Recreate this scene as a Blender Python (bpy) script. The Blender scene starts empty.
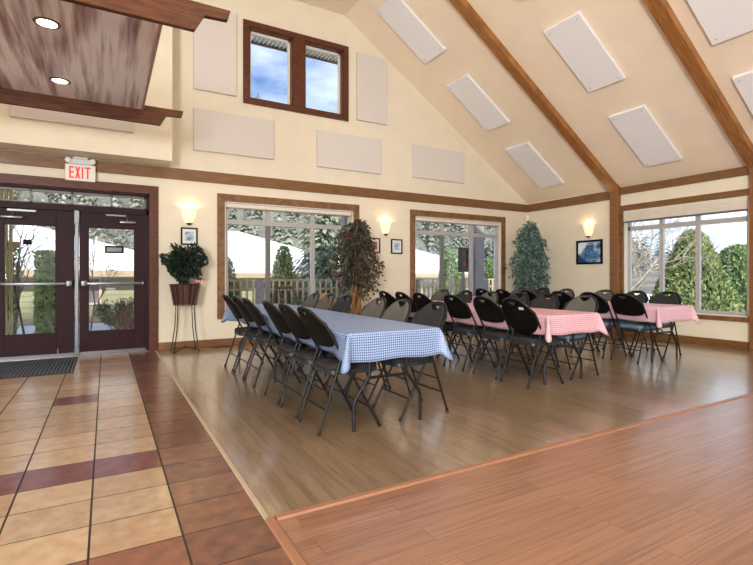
import bpy, bmesh, math, random
from mathutils import Vector, Matrix
random.seed(7)
C = bpy.context.scene.collection
SC = bpy.context.scene
PI = math.pi

# ------------------------------------------------------------ camera, world, sun, lights, exposure
cam = bpy.data.cameras.new('camera')
cam_o = bpy.data.objects.new('camera', cam); C.objects.link(cam_o)
cam_o.location = (0, 0, 1.15)
cam_o.rotation_euler = (PI/2, 0, -math.radians(29.712))
cam.sensor_width = 36.0
cam.lens = 474.0/753.0*36.0
cam.shift_y = -(282.5-276.0)/753.0*-1 * -1
cam.clip_end = 800
SC.camera = cam_o
SC.view_settings.view_transform = 'Standard'
SC.view_settings.look = 'None'
SC.view_settings.gamma = 1.0
SC.view_settings.exposure = 0.46
SC.view_settings.use_curve_mapping = False
try:
    SC.cycles.use_denoising = True
    SC.cycles.max_bounces = 10
    SC.cycles.transparent_max_bounces = 24
    SC.cycles.sample_clamp_indirect = 6.0
except Exception:
    pass

def s2l(c):
    return c/12.92 if c <= 0.04045 else ((c+0.055)/1.055)**2.4
def rgb(r, g, b):
    return (s2l(r/255), s2l(g/255), s2l(b/255), 1.0)

w = bpy.data.worlds.new('sky'); SC.world = w; w.use_nodes = True
nt = w.node_tree; nt.nodes.clear()
wo = nt.nodes.new('ShaderNodeOutputWorld'); wb = nt.nodes.new('ShaderNodeBackground')
tc = nt.nodes.new('ShaderNodeTexCoord'); mp = nt.nodes.new('ShaderNodeMapping')
mp.inputs['Scale'].default_value = (1.0, 1.0, 2.6)
nz = nt.nodes.new('ShaderNodeTexNoise'); nz.inputs['Scale'].default_value = 2.6; nz.inputs['Detail'].default_value = 7
nz.inputs['Roughness'].default_value = 0.55
cr = nt.nodes.new('ShaderNodeValToRGB')
cr.color_ramp.elements[0].position = 0.5; cr.color_ramp.elements[0].color = (0, 0, 0, 1)
cr.color_ramp.elements[1].position = 0.8; cr.color_ramp.elements[1].color = (1, 1, 1, 1)
sx = nt.nodes.new('ShaderNodeSeparateXYZ')
hr = nt.nodes.new('ShaderNodeValToRGB')
hr.color_ramp.elements[0].position = 0.0; hr.color_ramp.elements[0].color = rgb(226, 236, 246)
hr.color_ramp.elements[1].position = 0.75; hr.color_ramp.elements[1].color = rgb(60, 96, 152)
e_ = hr.color_ramp.elements.new(0.27); e_.color = rgb(206, 222, 242)
e2_ = hr.color_ramp.elements.new(0.35); e2_.color = rgb(84, 122, 176)
mx = nt.nodes.new('ShaderNodeMixRGB'); mx.inputs[2].default_value = rgb(246, 249, 253)
L = nt.links.new
L(tc.outputs['Generated'], mp.inputs['Vector']); L(mp.outputs['Vector'], nz.inputs['Vector'])
L(nz.outputs['Fac'], cr.inputs['Fac']); L(tc.outputs['Generated'], sx.inputs[0]); L(sx.outputs['Z'], hr.inputs['Fac'])
L(cr.outputs['Color'], mx.inputs[0]); L(hr.outputs['Color'], mx.inputs[1])
L(mx.outputs['Color'], wb.inputs['Color']); wb.inputs['Strength'].default_value = 1.5
L(wb.outputs[0], wo.inputs[0])

def light(name, kind, loc, rot, energy, color, **kw):
    d = bpy.data.lights.new(name, kind); d.energy = energy; d.color = color
    for k, v in kw.items(): setattr(d, k, v)
    o = bpy.data.objects.new(name, d); C.objects.link(o); o.location = loc; o.rotation_euler = rot
    return o
light('sun', 'SUN', (0, -20, 30), (math.radians(52), 0, math.radians(-12)), 5.2, (1.0, 0.95, 0.87), angle=math.radians(3))
# added unseen fill lights that brighten the hall from behind and above
light('fill_light_rear', 'AREA', (2.2, -5.9, 2.7), (math.radians(102), 0, 0), 80, (0.97, 0.985, 1.0), shape='RECTANGLE', size=10.0, size_y=3.4)
light('fill_light_front', 'AREA', (2.2, 1.0, 5.95), (0, 0, 0), 70, (0.98, 0.985, 1.0), shape='RECTANGLE', size=3.0, size_y=3.0)

up = light('fill_uplight', 'AREA', (-3.75, -4.0, 2.3), (0, 0, 0), 660, (0.98, 0.985, 1.0), shape='RECTANGLE', size=1.6, size_y=2.6)  # added out-of-frame fill, aimed up towards the ceiling slope
up.rotation_euler = Vector((9.5, 8.0, 3.0)).to_track_quat('-Z', 'Y').to_euler()

# ------------------------------------------------------------ materials
MATS = {}
def mat(name, col, rough=0.5, metal=0.0, spec=0.5, var=0.0, scale=8.0, stretch=(1, 1, 1), bump=0.0, col2=None, coat=0.0,
        coat_rough=0.1, emit=None, estr=0.0, detail=6, sheen=0.0, ramp=(0.35, 0.65), coord='Object'):
    if name in MATS: return MATS[name]
    m = bpy.data.materials.new(name); m.use_nodes = True
    t = m.node_tree; b = t.nodes['Principled BSDF']
    b.inputs['Base Color'].default_value = col
    b.inputs['Roughness'].default_value = rough
    b.inputs['Metallic'].default_value = metal
    b.inputs['Specular IOR Level'].default_value = spec
    b.inputs['Coat Weight'].default_value = coat
    b.inputs['Coat Roughness'].default_value = coat_rough
    b.inputs['Sheen Weight'].default_value = sheen
    if emit:
        b.inputs['Emission Color'].default_value = emit; b.inputs['Emission Strength'].default_value = estr
    tc = t.nodes.new('ShaderNodeTexCoord'); mp = t.nodes.new('ShaderNodeMapping'); mp.inputs['Scale'].default_value = stretch
    n = t.nodes.new('ShaderNodeTexNoise'); n.inputs['Scale'].default_value = scale; n.inputs['Detail'].default_value = detail
    t.links.new(tc.outputs[coord], mp.inputs[0]); t.links.new(mp.outputs[0], n.inputs['Vector'])
    if var > 0 or col2:
        r = t.nodes.new('ShaderNodeValToRGB')
        r.color_ramp.elements[0].position = ramp[0]; r.color_ramp.elements[1].position = ramp[1]
        c1 = col2 if col2 else tuple(max(0, c*(1-var)) for c in col[:3])+(1,)
        c2 = col if col2 else tuple(min(1, c*(1+var)) for c in col[:3])+(1,)
        r.color_ramp.elements[0].color = c1; r.color_ramp.elements[1].color = c2
        t.links.new(n.outputs['Fac'], r.inputs[0]); t.links.new(r.outputs[0], b.inputs['Base Color'])
    if bump > 0:
        bp = t.nodes.new('ShaderNodeBump'); bp.inputs['Strength'].default_value = bump; bp.inputs['Distance'].default_value = 0.01
        t.links.new(n.outputs['Fac'], bp.inputs['Height']); t.links.new(bp.outputs[0], b.inputs['Normal'])
    MATS[name] = m
    return m

def glass_mat(name='window_glass', tint=(0.97, 0.985, 0.98, 1), ior=1.45):
    m = bpy.data.materials.new(name); m.use_nodes = True; t = m.node_tree; t.nodes.clear()
    o = t.nodes.new('ShaderNodeOutputMaterial'); mxn = t.nodes.new('ShaderNodeMixShader')
    tr = t.nodes.new('ShaderNodeBsdfTransparent'); tr.inputs[0].default_value = tint
    g = t.nodes.new('ShaderNodeBsdfGlossy'); g.inputs['Roughness'].default_value = 0.02
    fr = t.nodes.new('ShaderNodeFresnel'); ge = t.nodes.new('ShaderNodeNewGeometry')
    mu = t.nodes.new('ShaderNodeMath'); mu.operation = 'MULTIPLY_ADD'; mu.inputs[1].default_value = 1/ior-ior; mu.inputs[2].default_value = ior
    t.links.new(ge.outputs['Backfacing'], mu.inputs[0]); t.links.new(mu.outputs[0], fr.inputs['IOR'])   # same reflectance on both faces of the pane
    t.links.new(fr.outputs[0], mxn.inputs[0]); t.links.new(tr.outputs[0], mxn.inputs[1]); t.links.new(g.outputs[0], mxn.inputs[2])
    t.links.new(mxn.outputs[0], o.inputs[0])
    return m
GLASS = glass_mat()

def plank_mat(name, c1, c2, cdark, along, plank_w, plank_l, rough, coat, mortar=0.0025, grain=90.0, mortar_col=None, gap_vis=1.0, coat_rough=0.12, coat_ior=1.95):
    m = bpy.data.materials.new(name); m.use_nodes = True; t = m.node_tree; b = t.nodes['Principled BSDF']
    tc = t.nodes.new('ShaderNodeTexCoord'); mp = t.nodes.new('ShaderNodeMapping')
    if along == 'Y': mp.inputs['Rotation'].default_value = (0, 0, PI/2)
    t.links.new(tc.outputs['Object'], mp.inputs[0])
    br = t.nodes.new('ShaderNodeTexBrick')
    br.inputs['Scale'].default_value = 1.0; br.inputs['Brick Width'].default_value = plank_l; br.inputs['Row Height'].default_value = plank_w
    br.inputs['Mortar Size'].default_value = mortar; br.inputs['Mortar Smooth'].default_value = 0.2
    br.inputs['Color1'].default_value = (0, 0, 0, 1); br.inputs['Color2'].default_value = (1, 1, 1, 1); br.inputs['Mortar'].default_value = (0.5, 0.5, 0.5, 1)
    br.offset = 0.37; br.inputs['Bias'].default_value = 0.0
    t.links.new(mp.outputs[0], br.inputs['Vector'])
    # grain: noise stretched along the plank, shifted per plank
    mp2 = t.nodes.new('ShaderNodeMapping'); mp2.inputs['Scale'].default_value = (1.6, grain*0.35, 1)
    add = t.nodes.new('ShaderNodeVectorMath'); add.operation = 'ADD'
    sc_ = t.nodes.new('ShaderNodeVectorMath'); sc_.operation = 'SCALE'; sc_.inputs['Scale'].default_value = 13.0
    t.links.new(br.outputs['Color'], sc_.inputs[0]); t.links.new(mp.outputs[0], mp2.inputs[0])
    t.links.new(mp2.outputs[0], add.inputs[0]); t.links.new(sc_.outputs[0], add.inputs[1])
    n = t.nodes.new('ShaderNodeTexNoise'); n.inputs['Scale'].default_value = 1.0; n.inputs['Detail'].default_value = 5; n.inputs['Distortion'].default_value = 0.9
    t.links.new(add.outputs[0], n.inputs['Vector'])
    m1 = t.nodes.new('ShaderNodeMixRGB'); m1.inputs[1].default_value = c1; m1.inputs[2].default_value = c2
    t.links.new(br.outputs['Color'], m1.inputs[0])
    r = t.nodes.new('ShaderNodeValToRGB'); r.color_ramp.elements[0].position = 0.34; r.color_ramp.elements[1].position = 0.56
    r.color_ramp.elements[0].color = (1, 1, 1, 1); r.color_ramp.elements[1].color = (0, 0, 0, 1)
    t.links.new(n.outputs['Fac'], r.inputs[0])
    ml = t.nodes.new('ShaderNodeMath'); ml.operation = 'MULTIPLY'; ml.inputs[1].default_value = 0.6
    t.links.new(r.outputs[0], ml.inputs[0])
    m2 = t.nodes.new('ShaderNodeMixRGB'); m2.inputs[2].default_value = cdark
    t.links.new(ml.outputs[0], m2.inputs[0]); t.links.new(m1.outputs[0], m2.inputs[1])
    m3 = t.nodes.new('ShaderNodeMixRGB'); m3.inputs[2].default_value = mortar_col or cdark
    mg = t.nodes.new('ShaderNodeMath'); mg.operation = 'MULTIPLY'; mg.inputs[1].default_value = gap_vis
    t.links.new(br.outputs['Fac'], mg.inputs[0]); t.links.new(mg.outputs[0], m3.inputs[0]); t.links.new(m2.outputs[0], m3.inputs[1])
    t.links.new(m3.outputs[0], b.inputs['Base Color'])
    b.inputs['Roughness'].default_value = rough; b.inputs['Coat Weight'].default_value = coat; b.inputs['Coat Roughness'].default_value = coat_rough; b.inputs['Coat IOR'].default_value = coat_ior
    n2 = t.nodes.new('ShaderNodeTexNoise'); n2.inputs['Scale'].default_value = 5.0; n2.inputs['Detail'].default_value = 3
    t.links.new(tc.outputs['Object'], n2.inputs['Vector'])
    bp = t.nodes.new('ShaderNodeBump'); bp.inputs['Strength'].default_value = 0.05; bp.inputs['Distance'].default_value = 0.02
    t.links.new(n2.outputs['Fac'], bp.inputs['Height']); t.links.new(bp.outputs[0], b.inputs['Normal']); t.links.new(bp.outputs[0], b.inputs['Coat Normal'])
    return m

def gingham_mat(name, dark, white, pitch):
    m = bpy.data.materials.new(name); m.use_nodes = True; t = m.node_tree; b = t.nodes['Principled BSDF']
    uv = t.nodes.new('ShaderNodeTexCoord'); sp = t.nodes.new('ShaderNodeSeparateXYZ'); t.links.new(uv.outputs['UV'], sp.inputs[0])
    outs = []
    for k in ('X', 'Y'):
        d = t.nodes.new('ShaderNodeMath'); d.operation = 'DIVIDE'; d.inputs[1].default_value = pitch; t.links.new(sp.outputs[k], d.inputs[0])
        f = t.nodes.new('ShaderNodeMath'); f.operation = 'FRACT'; t.links.new(d.outputs[0], f.inputs[0])
        g = t.nodes.new('ShaderNodeMath'); g.operation = 'GREATER_THAN'; g.inputs[1].default_value = 0.5; t.links.new(f.outputs[0], g.inputs[0])
        outs.append(g)
    a = t.nodes.new('ShaderNodeMath'); a.operation = 'ADD'; t.links.new(outs[0].outputs[0], a.inputs[0]); t.links.new(outs[1].outputs[0], a.inputs[1])
    h = t.nodes.new('ShaderNodeMath'); h.operation = 'MULTIPLY'; h.inputs[1].default_value = 0.5; t.links.new(a.outputs[0], h.inputs[0])
    mxn = t.nodes.new('ShaderNodeMixRGB'); mxn.inputs[1].default_value = white; mxn.inputs[2].default_value = dark
    t.links.new(h.outputs[0], mxn.inputs[0]); t.links.new(mxn.outputs[0], b.inputs['Base Color'])
    b.inputs['Roughness'].default_value = 0.42; b.inputs['Specular IOR Level'].default_value = 0.5
    MATS[name] = m
    return m

M_WALL = mat('cream_wall_paint', rgb(230, 221, 200), 0.75, var=0.02, scale=3, bump=0.02)
M_CEIL = mat('peach_ceiling_paint', rgb(246, 230, 206), 0.8, var=0.02, scale=2)
M_OAK = mat('oak_trim', rgb(146, 99, 55), 0.45, col2=rgb(114, 74, 38), scale=6, stretch=(1.2, 1.2, 10), coat=0.2)
M_OAKH = mat('oak_trim_level', rgb(133, 93, 52), 0.45, col2=rgb(102, 68, 34), scale=5, stretch=(1, 1, 14), coat=0.2)
M_BEAM = mat('golden_beam_wood', rgb(172, 116, 56), 0.45, col2=rgb(128, 80, 34), scale=4, stretch=(1, 12, 1), coat=0.2)
M_FIR = mat('fir_casing', rgb(134, 95, 54), 0.42, col2=rgb(104, 71, 38), scale=5, stretch=(2, 2, 2), coat=0.25)
M_MAHO = mat('mahogany_frame', rgb(100, 56, 36), 0.45, col2=rgb(78, 42, 26), scale=5, stretch=(2, 2, 6), spec=0.35)
M_DOOR = mat('plum_door_paint', rgb(48, 26, 32), 0.5, var=0.05, scale=3, spec=0.15)
M_ALU = mat('brushed_aluminium', rgb(116, 118, 122), 0.35, metal=0.85, var=0.04, scale=20)
M_VINYL_FR = mat('grey_vinyl_frame', rgb(176, 174, 172), 0.4, var=0.02)
M_VINYL_DK = mat('dark_grey_sash', rgb(112, 110, 108), 0.4, var=0.02)  # darker grey for some mullions, the door transom and the round sticker
M_WHITEFR = mat('white_reveal', rgb(226, 220, 208), 0.5, var=0.02)
M_PANEL_W = mat('greige_fabric', rgb(216, 210, 204), 0.9, var=0.02, scale=60)
M_PANEL_C = mat('white_acoustic_board', rgb(240, 240, 242), 0.8, var=0.01, scale=30)
M_PLAST = mat('black_plastic', rgb(8, 8, 9), 0.5, var=0.1, scale=30, spec=0.16)
M_TUBE = mat('black_enamel_tube', rgb(18, 20, 24), 0.4, spec=0.35, var=0.05)
M_FABRIC = mat('charcoal_seat_fabric', rgb(46, 46, 47), 0.8, var=0.25, scale=160, bump=0.1, spec=0.25)
M_SEATSHEEN = mat('seat_sky_sheen', rgb(84, 108, 128), 0.33, var=0.12, scale=40, spec=0.55)  # blue window sheen put into the colour of dark seats
M_RUBBER = mat('black_rubber', rgb(15, 15, 16), 0.7, var=0.1)
M_STICK = mat('white_paper', rgb(226, 224, 218), 0.6, var=0.02)
M_TABLE = mat('grey_laminate_board', rgb(120, 116, 110), 0.5, var=0.05)
M_BLACKFR = mat('black_frame', rgb(14, 14, 16), 0.6, var=0.05, spec=0.15)
M_IRON = mat('wrought_iron', rgb(42, 34, 30), 0.5, var=0.1)
M_POT = mat('brown_ribbed_pot', rgb(74, 46, 38), 0.5, var=0.12, scale=12)
M_SNOW = mat('snow', rgb(246, 248, 252), 0.7, var=0.03, scale=1.2, bump=0.15)
M_DECK = mat('grey_deck_boards', rgb(142, 130, 116), 0.75, col2=rgb(112, 100, 88), scale=3, stretch=(1, 20, 1))
M_RAIL = mat('weathered_rail_wood', rgb(208, 190, 160), 0.7, col2=rgb(172, 152, 122), scale=5, stretch=(4, 4, 1))
M_PORCH = mat('grey_porch_post', rgb(142, 134, 136), 0.7, var=0.08)
M_SIDING = mat('sage_siding', rgb(146, 143, 112), 0.7, var=0.04)
M_FASCIA = mat('tan_fascia', rgb(172, 148, 118), 0.7, var=0.05)
M_BARK = mat('brown_bark', rgb(120, 96, 72), 0.85, col2=rgb(80, 62, 46), scale=20, stretch=(3, 3, 1), bump=0.3)
M_PALEBARK = mat('pale_bark', rgb(186, 176, 154), 0.8, col2=rgb(140, 128, 108), scale=14, bump=0.2)
M_GREYBARK = mat('grey_twig_bark', rgb(138, 126, 114), 0.85, col2=rgb(104, 92, 82), scale=12)
M_BRONZE = mat('bronze_bracket', rgb(74, 56, 40), 0.4, metal=0.6, var=0.05)
def leaf(name, c1, c2, rough=0.5, scale=6):
    return mat(name, c1, rough, col2=c2, scale=scale, spec=0.4)
L_DARK = leaf('dark_leaf', rgb(44, 62, 48), rgb(22, 32, 28))
L_PURP = leaf('green_and_wine_leaf', rgb(70, 88, 60), rgb(46, 40, 42), scale=22)
L_WINE = leaf('wine_leaf', rgb(110, 38, 58), rgb(70, 26, 42))
L_BLUE = leaf('blue_green_leaf', rgb(124, 162, 150), rgb(16, 38, 34), scale=22)
L_CEDAR = leaf('cedar_spray', rgb(166, 176, 116), rgb(88, 108, 62), 0.7, scale=9)
L_CEDARB = leaf('brighter_cedar_spray', rgb(154, 178, 110), rgb(84, 116, 68), 0.7, scale=9)
L_SPRUCE = leaf('blue_spruce_needle', rgb(178, 184, 158), rgb(104, 120, 94), 0.7, scale=4)
L_FOREST = leaf('hazed_forest_needle', rgb(158, 162, 148), rgb(98, 104, 92), 0.8, scale=0.5)  # distance haze is lightened into the needle colour
L_BUSH = leaf('bush_leaf', rgb(88, 110, 72), rgb(44, 64, 40), 0.6)
L_RUST = leaf('rust_twig', rgb(150, 96, 76), rgb(110, 66, 54), 0.7)

# ------------------------------------------------------------ mesh builder
class MB:
    def __init__(s): s.bm = bmesh.new(); s.mi = 0; s.uv = None
    def face(s, vs):
        try:
            f = s.bm.faces.new(vs); f.material_index = s.mi; return f
        except ValueError: return None
    def poly(s, pts): return s.face([s.bm.verts.new(p) for p in pts])
    def box(s, x0, x1, y0, y1, z0, z1, M=None):
        v = [Vector((x, y, z)) for x in (x0, x1) for y in (y0, y1) for z in (z0, z1)]
        if M: v = [M @ p for p in v]
        v = [s.bm.verts.new(p) for p in v]
        for q in ((0, 1, 3, 2), (4, 6, 7, 5), (0, 4, 5, 1), (2, 3, 7, 6), (0, 2, 6, 4), (1, 5, 7, 3)): s.face([v[i] for i in q])
        return s
    def rbox(s, x0, x1, y0, y1, z0, z1, r=0.01, seg=2, M=None):
        b2 = bmesh.new()
        v = [b2.verts.new((x, y, z)) for x in (x0, x1) for y in (y0, y1) for z in (z0, z1)]
        for q in ((0, 1, 3, 2), (4, 6, 7, 5), (0, 4, 5, 1), (2, 3, 7, 6), (0, 2, 6, 4), (1, 5, 7, 3)): b2.faces.new([v[i] for i in q])
        bmesh.ops.bevel(b2, geom=b2.edges[:], offset=r, segments=seg, affect='EDGES', profile=0.5)
        s.merge(b2, M); return s
    def merge(s, b2, M=None):
        mp = {}
        for v in b2.verts: mp[v] = s.bm.verts.new(M @ v.co if M else v.co)
        for f in b2.faces: s.face([mp[v] for v in f.verts])
        b2.free()
    def prism(s, pts, axis, a, b):
        def P(p, d):
            if axis == 'Y': return (p[0], d, p[1])
            if axis == 'X': return (d, p[0], p[1])
            return (p[0], p[1], d)
        A = [s.bm.verts.new(P(p, a)) for p in pts]; B = [s.bm.verts.new(P(p, b)) for p in pts]
        s.face(A); s.face(B[::-1]); n = len(pts)
        for i in range(n): s.face([A[i], B[i], B[(i+1) % n], A[(i+1) % n]])
        return s
    def tube(s, pts, r, n=8, closed=False, caps=True):
        pts = [Vector(p) for p in pts]; N = len(pts); rings = []
        rr = r if isinstance(r, (list, tuple)) else [r]*N
        prev = None
        for i, p in enumerate(pts):
            if closed: d = pts[(i+1) % N]-pts[i-1]
            elif i == 0: d = pts[1]-p
            elif i == N-1: d = p-pts[i-1]
            else: d = (pts[i+1]-p).normalized()+(p-pts[i-1]).normalized()
            if d.length < 1e-9: d = Vector((0, 0, 1))
            d.normalize()
            if prev is None:
                a = d.cross(Vector((0, 0, 1)))
                if a.length < 0.1: a = d.cross(Vector((1, 0, 0)))
            else:
                a = prev-d*prev.dot(d)
                if a.length < 1e-6: a = d.orthogonal()
            a.normalize(); prev = a; bb = d.cross(a)
            rings.append([s.bm.verts.new(p+(a*math.cos(2*PI*k/n)+bb*math.sin(2*PI*k/n))*rr[i]) for k in range(n)])
        for i in range(N if closed else N-1):
            A, B = rings[i], rings[(i+1) % N]
            for k in range(n): s.face([A[k], A[(k+1) % n], B[(k+1) % n], B[k]])
        if not closed and caps: s.face(rings[0][::-1]); s.face(rings[-1])
        return s
    def lathe(s, prof, n=20, c=(0, 0, 0), sq=1.0):
        rings = []
        for r, z in prof:
            rings.append([s.bm.verts.new((c[0]+r*math.cos(2*PI*k/n), c[1]+r*sq*math.sin(2*PI*k/n), c[2]+z)) for k in range(n)])
        for A, B in zip(rings, rings[1:]):
            for k in range(n): s.face([A[k], A[(k+1) % n], B[(k+1) % n], B[k]])
        s.face(rings[0][::-1]); s.face(rings[-1]); return s
    def leafq(s, p, d, nrm, l, wd, fold=0.25):
        d = d.normalized(); sd = d.cross(nrm)
        if sd.length < 1e-4: sd = d.orthogonal()
        sd.normalize(); up = sd.cross(d)
        a = s.bm.verts.new(p); b = s.bm.verts.new(p+d*l*0.45+sd*wd*0.5+up*wd*fold); c = s.bm.verts.new(p+d*l); e = s.bm.verts.new(p+d*l*0.45-sd*wd*0.5+up*wd*fold)
        s.face([a, b, c]); s.face([a, c, e])
    def build(s, name, mats, parent=None, smooth=False, bevel=0.0, fix=True):
        if fix: bmesh.ops.recalc_face_normals(s.bm, faces=s.bm.faces[:])
        me = bpy.data.meshes.new(name); s.bm.to_mesh(me); s.bm.free()
        for m in (mats if isinstance(mats, (list, tuple)) else [mats]): me.materials.append(m)
        if smooth:
            for p in me.polygons: p.use_smooth = True
            try: me.set_sharp_from_angle(angle=math.radians(50))
            except Exception: pass
        o = bpy.data.objects.new(name, me); C.objects.link(o)
        if parent: o.parent = parent
        if bevel > 0:
            bv = o.modifiers.new('bevel', 'BEVEL'); bv.width = bevel; bv.segments = 2; bv.limit_method = 'ANGLE'
        return o

def tag(o, label=None, cat=None, group=None, kind=None):
    if label: o['label'] = label
    if cat: o['category'] = cat
    if group: o['group'] = group
    if kind: o['kind'] = kind
    return o
def empty(name, loc=(0, 0, 0), rz=0.0, label=None, cat=None, group=None, kind=None, rot=None):
    o = bpy.data.objects.new(name, None); C.objects.link(o); o.location = loc
    o.rotation_euler = rot if rot else (0, 0, rz); o.empty_display_size = 0.1
    return tag(o, label, cat, group, kind)
def copy_tree(o, parent=None):
    c = o.copy(); C.objects.link(c)
    if parent: c.parent = parent
    for ch in list(o.children): copy_tree(ch, c)
    return c
def struct(o, label=None):
    o['kind'] = 'structure'
    if label: o['label'] = label
    return o

WY, RX = 8.04, 8.72           # inner faces of the window wall and of the right wall
EZ, KX, KZ = 2.87, 3.9, 6.05  # eave height, knee of the ceiling
SL = (KZ-EZ)/(RX-KX)
LX, BY = -4.6, -6.0
def slope_z(x): return EZ+SL*(RX-x)

# ------------------------------------------------------------ floors
def tile_floor():
    ys = [2.25, 2.55, 2.85, 3.13, 3.445]
    while ys[-1] < 7.7: ys.append(ys[-1]+0.319)
    ys.append(WY+0.02)
    while ys[0] > -2.0: ys.insert(0, ys[0]-0.30)
    xs = [0.297, -0.063, -0.412, -0.766, -1.12, -1.474, -1.83, -2.18, -2.54, -2.9, -3.25, -3.6, -3.96, -4.31, -4.6]
    m = MB(); m.box(LX, 0.655, BY, WY+0.02, -0.05, -0.0035)
    rnd = random.Random(3)
    cols = [(0.655, 0.297, 'b')]+[(xs[i], xs[i+1], 'f') for i in range(len(xs)-1)]
    lights_ = [1, 2, 3]; darks = [4, 5]
    for (xa, xb, k) in cols:
        for j in range(len(ys)-1):
            y0, y1 = ys[j], ys[j+1]; mid = (y0+y1)/2
            if k == 'b': mi = rnd.choice([6, 6, 7])
            else:
                mi = rnd.choice(lights_)
                if 3.13 < mid < 3.445: mi = rnd.choice(darks)
                elif 1.95 < mid < 2.25: mi = 5 if xa > -0.5 else 2
                elif 5.04 < mid < 5.36: mi = 4 if (-0.42 < xb < -0.40) else 8
                elif 0.9 < mid < 1.2: mi = 4
            gx, gy = 0.0048, 0.0034
            t = 0.0035; m.mi = mi
            m.poly([(xb+gx, y0+gy, 0), (xa-gx, y0+gy, 0), (xa-gx, y1-gy, 0), (xb+gx, y1-gy, 0)])
            m.mi = 0
            for (p, q, d) in (((xb+gx, y0+gy), (xa-gx, y0+gy), (0, -1)), ((xa-gx, y0+gy), (xa-gx, y1-gy), (1, 0)),
                              ((xa-gx, y1-gy), (xb+gx, y1-gy), (0, 1)), ((xb+gx, y1-gy), (xb+gx, y0+gy), (-1, 0))):
                m.poly([(p[0], p[1], 0), (p[0]+d[0]*0.001, p[1]+d[1]*0.001, -t), (q[0]+d[0]*0.001, q[1]+d[1]*0.001, -t), (q[0], q[1], 0)])
    def tm(n, c, c2, r=0.32):
        return mat(n, c, r, col2=c2, scale=13, bump=0.15, detail=12, ramp=(0.3, 0.7), coat=0.6, coat_rough=0.16)
    mats = [mat('dark_grout', rgb(58, 50, 46), 0.9, var=0.1),
            tm('sand_tile', rgb(188, 164, 136), rgb(162, 134, 106)), tm('honey_tile', rgb(184, 156, 126), rgb(158, 128, 98)), tm('beige_tile', rgb(196, 170, 140), rgb(174, 144, 112)),
            tm('plum_brown_tile', rgb(128, 78, 66), rgb(96, 56, 50)), tm('russet_tile', rgb(140, 90, 66), rgb(106, 64, 48)),
            tm('chestnut_tile', rgb(134, 88, 60), rgb(88, 54, 38)), tm('umber_tile', rgb(122, 76, 52), rgb(78, 46, 34)), tm('grey_buff_tile', rgb(196, 172, 152), rgb(170, 142, 122))]
    return m.build('floor_tile', mats, fix=False)
struct(tile_floor(), 'square beige and russet ceramic tiles in front of the entrance doors')
M_VIN = plank_mat('tan_wood_look_vinyl', rgb(157, 134, 107), rgb(143, 120, 93), rgb(110, 88, 66), 'Y', 0.19, 1.3, 0.32, 1.0, mortar=0.0012, grain=60, gap_vis=0.35, coat_rough=0.16, coat_ior=2.6)
M_LAM = plank_mat('reddish_oak_laminate', rgb(156, 114, 88), rgb(144, 102, 76), rgb(106, 70, 48), 'X', 0.128, 1.25, 0.34, 0.6, mortar=0.0012, grain=150, mortar_col=rgb(84, 50, 36), coat_rough=0.22)
struct(MB().box(0.655, RX+0.02, 2.19, WY+0.02, -0.05, 0.0).build('floor_vinyl', M_VIN), 'tan wood look vinyl floor under the dining tables')
struct(MB().box(0.655, RX+0.02, BY, 2.19, -0.05, 0.0).build('floor_laminate', M_LAM), 'reddish oak laminate floor in the foreground')
M_STRIPV = mat('grey_transition', rgb(176, 160, 134), 0.35, var=0.04)
M_STRIPL = mat('oak_transition', rgb(152, 108, 82), 0.35, var=0.06)
struct(MB().prism([(0.648, 0), (0.653, 0.005), (0.672, 0.005), (0.678, 0)], 'Y', 2.2, WY-0.01).build('trim_1', M_STRIPV))
struct(MB().prism([(0.648, 0), (0.655, 0.009), (0.688, 0.009), (0.70, 0)], 'Y', BY, 2.2).build('trim_2', M_STRIPL))
struct(MB().prism([(2.165, 0), (2.175, 0.009), (2.205, 0.009), (2.215, 0)], 'X', 0.70, RX).build('trim_3', M_STRIPL))

# ------------------------------------------------------------ walls and ceiling
def cells(m, us, vs, holes, put):
    for i in range(len(us)-1):
        for j in range(len(vs)-1):
            cu, cv = (us[i]+us[i+1])/2, (vs[j]+vs[j+1])/2
            if any(h[0] < cu < h[1] and h[2] < cv < h[3] for h in holes): continue
            put(us[i], us[i+1], vs[j], vs[j+1])
W1 = (1.70, 4.08, 0.56, 2.385); W2 = (5.49, 7.88, 0.56, 2.385); DR = (-1.34, 0.575, -0.06, 2.40); UW = (2.10, 3.87, 4.16, 5.37)
m = MB()
us = sorted({LX, RX+0.2, *W1[:2], *W2[:2], *DR[:2]}); vs = sorted({-0.05, EZ, *W1[2:], *DR[2:]} - {-0.06})
vs = sorted(set(vs) | {-0.05})
cells(m, us, vs, [W1, W2, DR], lambda a, b, c, d: m.box(a, b, WY, WY+0.2, c, d))
# gable above the band, with the high window
for (a, b, c, d) in ((UW[0], UW[1], EZ, UW[2]), (UW[0], UW[1], UW[3], KZ+0.05)): m.box(a, b, WY, WY+0.2, c, d)
m.prism([(UW[1], EZ), (RX+0.1, EZ), (RX+0.1, slope_z(RX)), (KX, KZ+0.05), (UW[1], KZ+0.05)], 'Y', WY, WY+0.2)
m.prism([(LX, EZ), (UW[0], EZ), (UW[0], KZ+0.05), (LX, KZ+0.05)], 'Y', WY, WY+0.2)
struct(m.build('wall_back', M_WALL))
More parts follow.
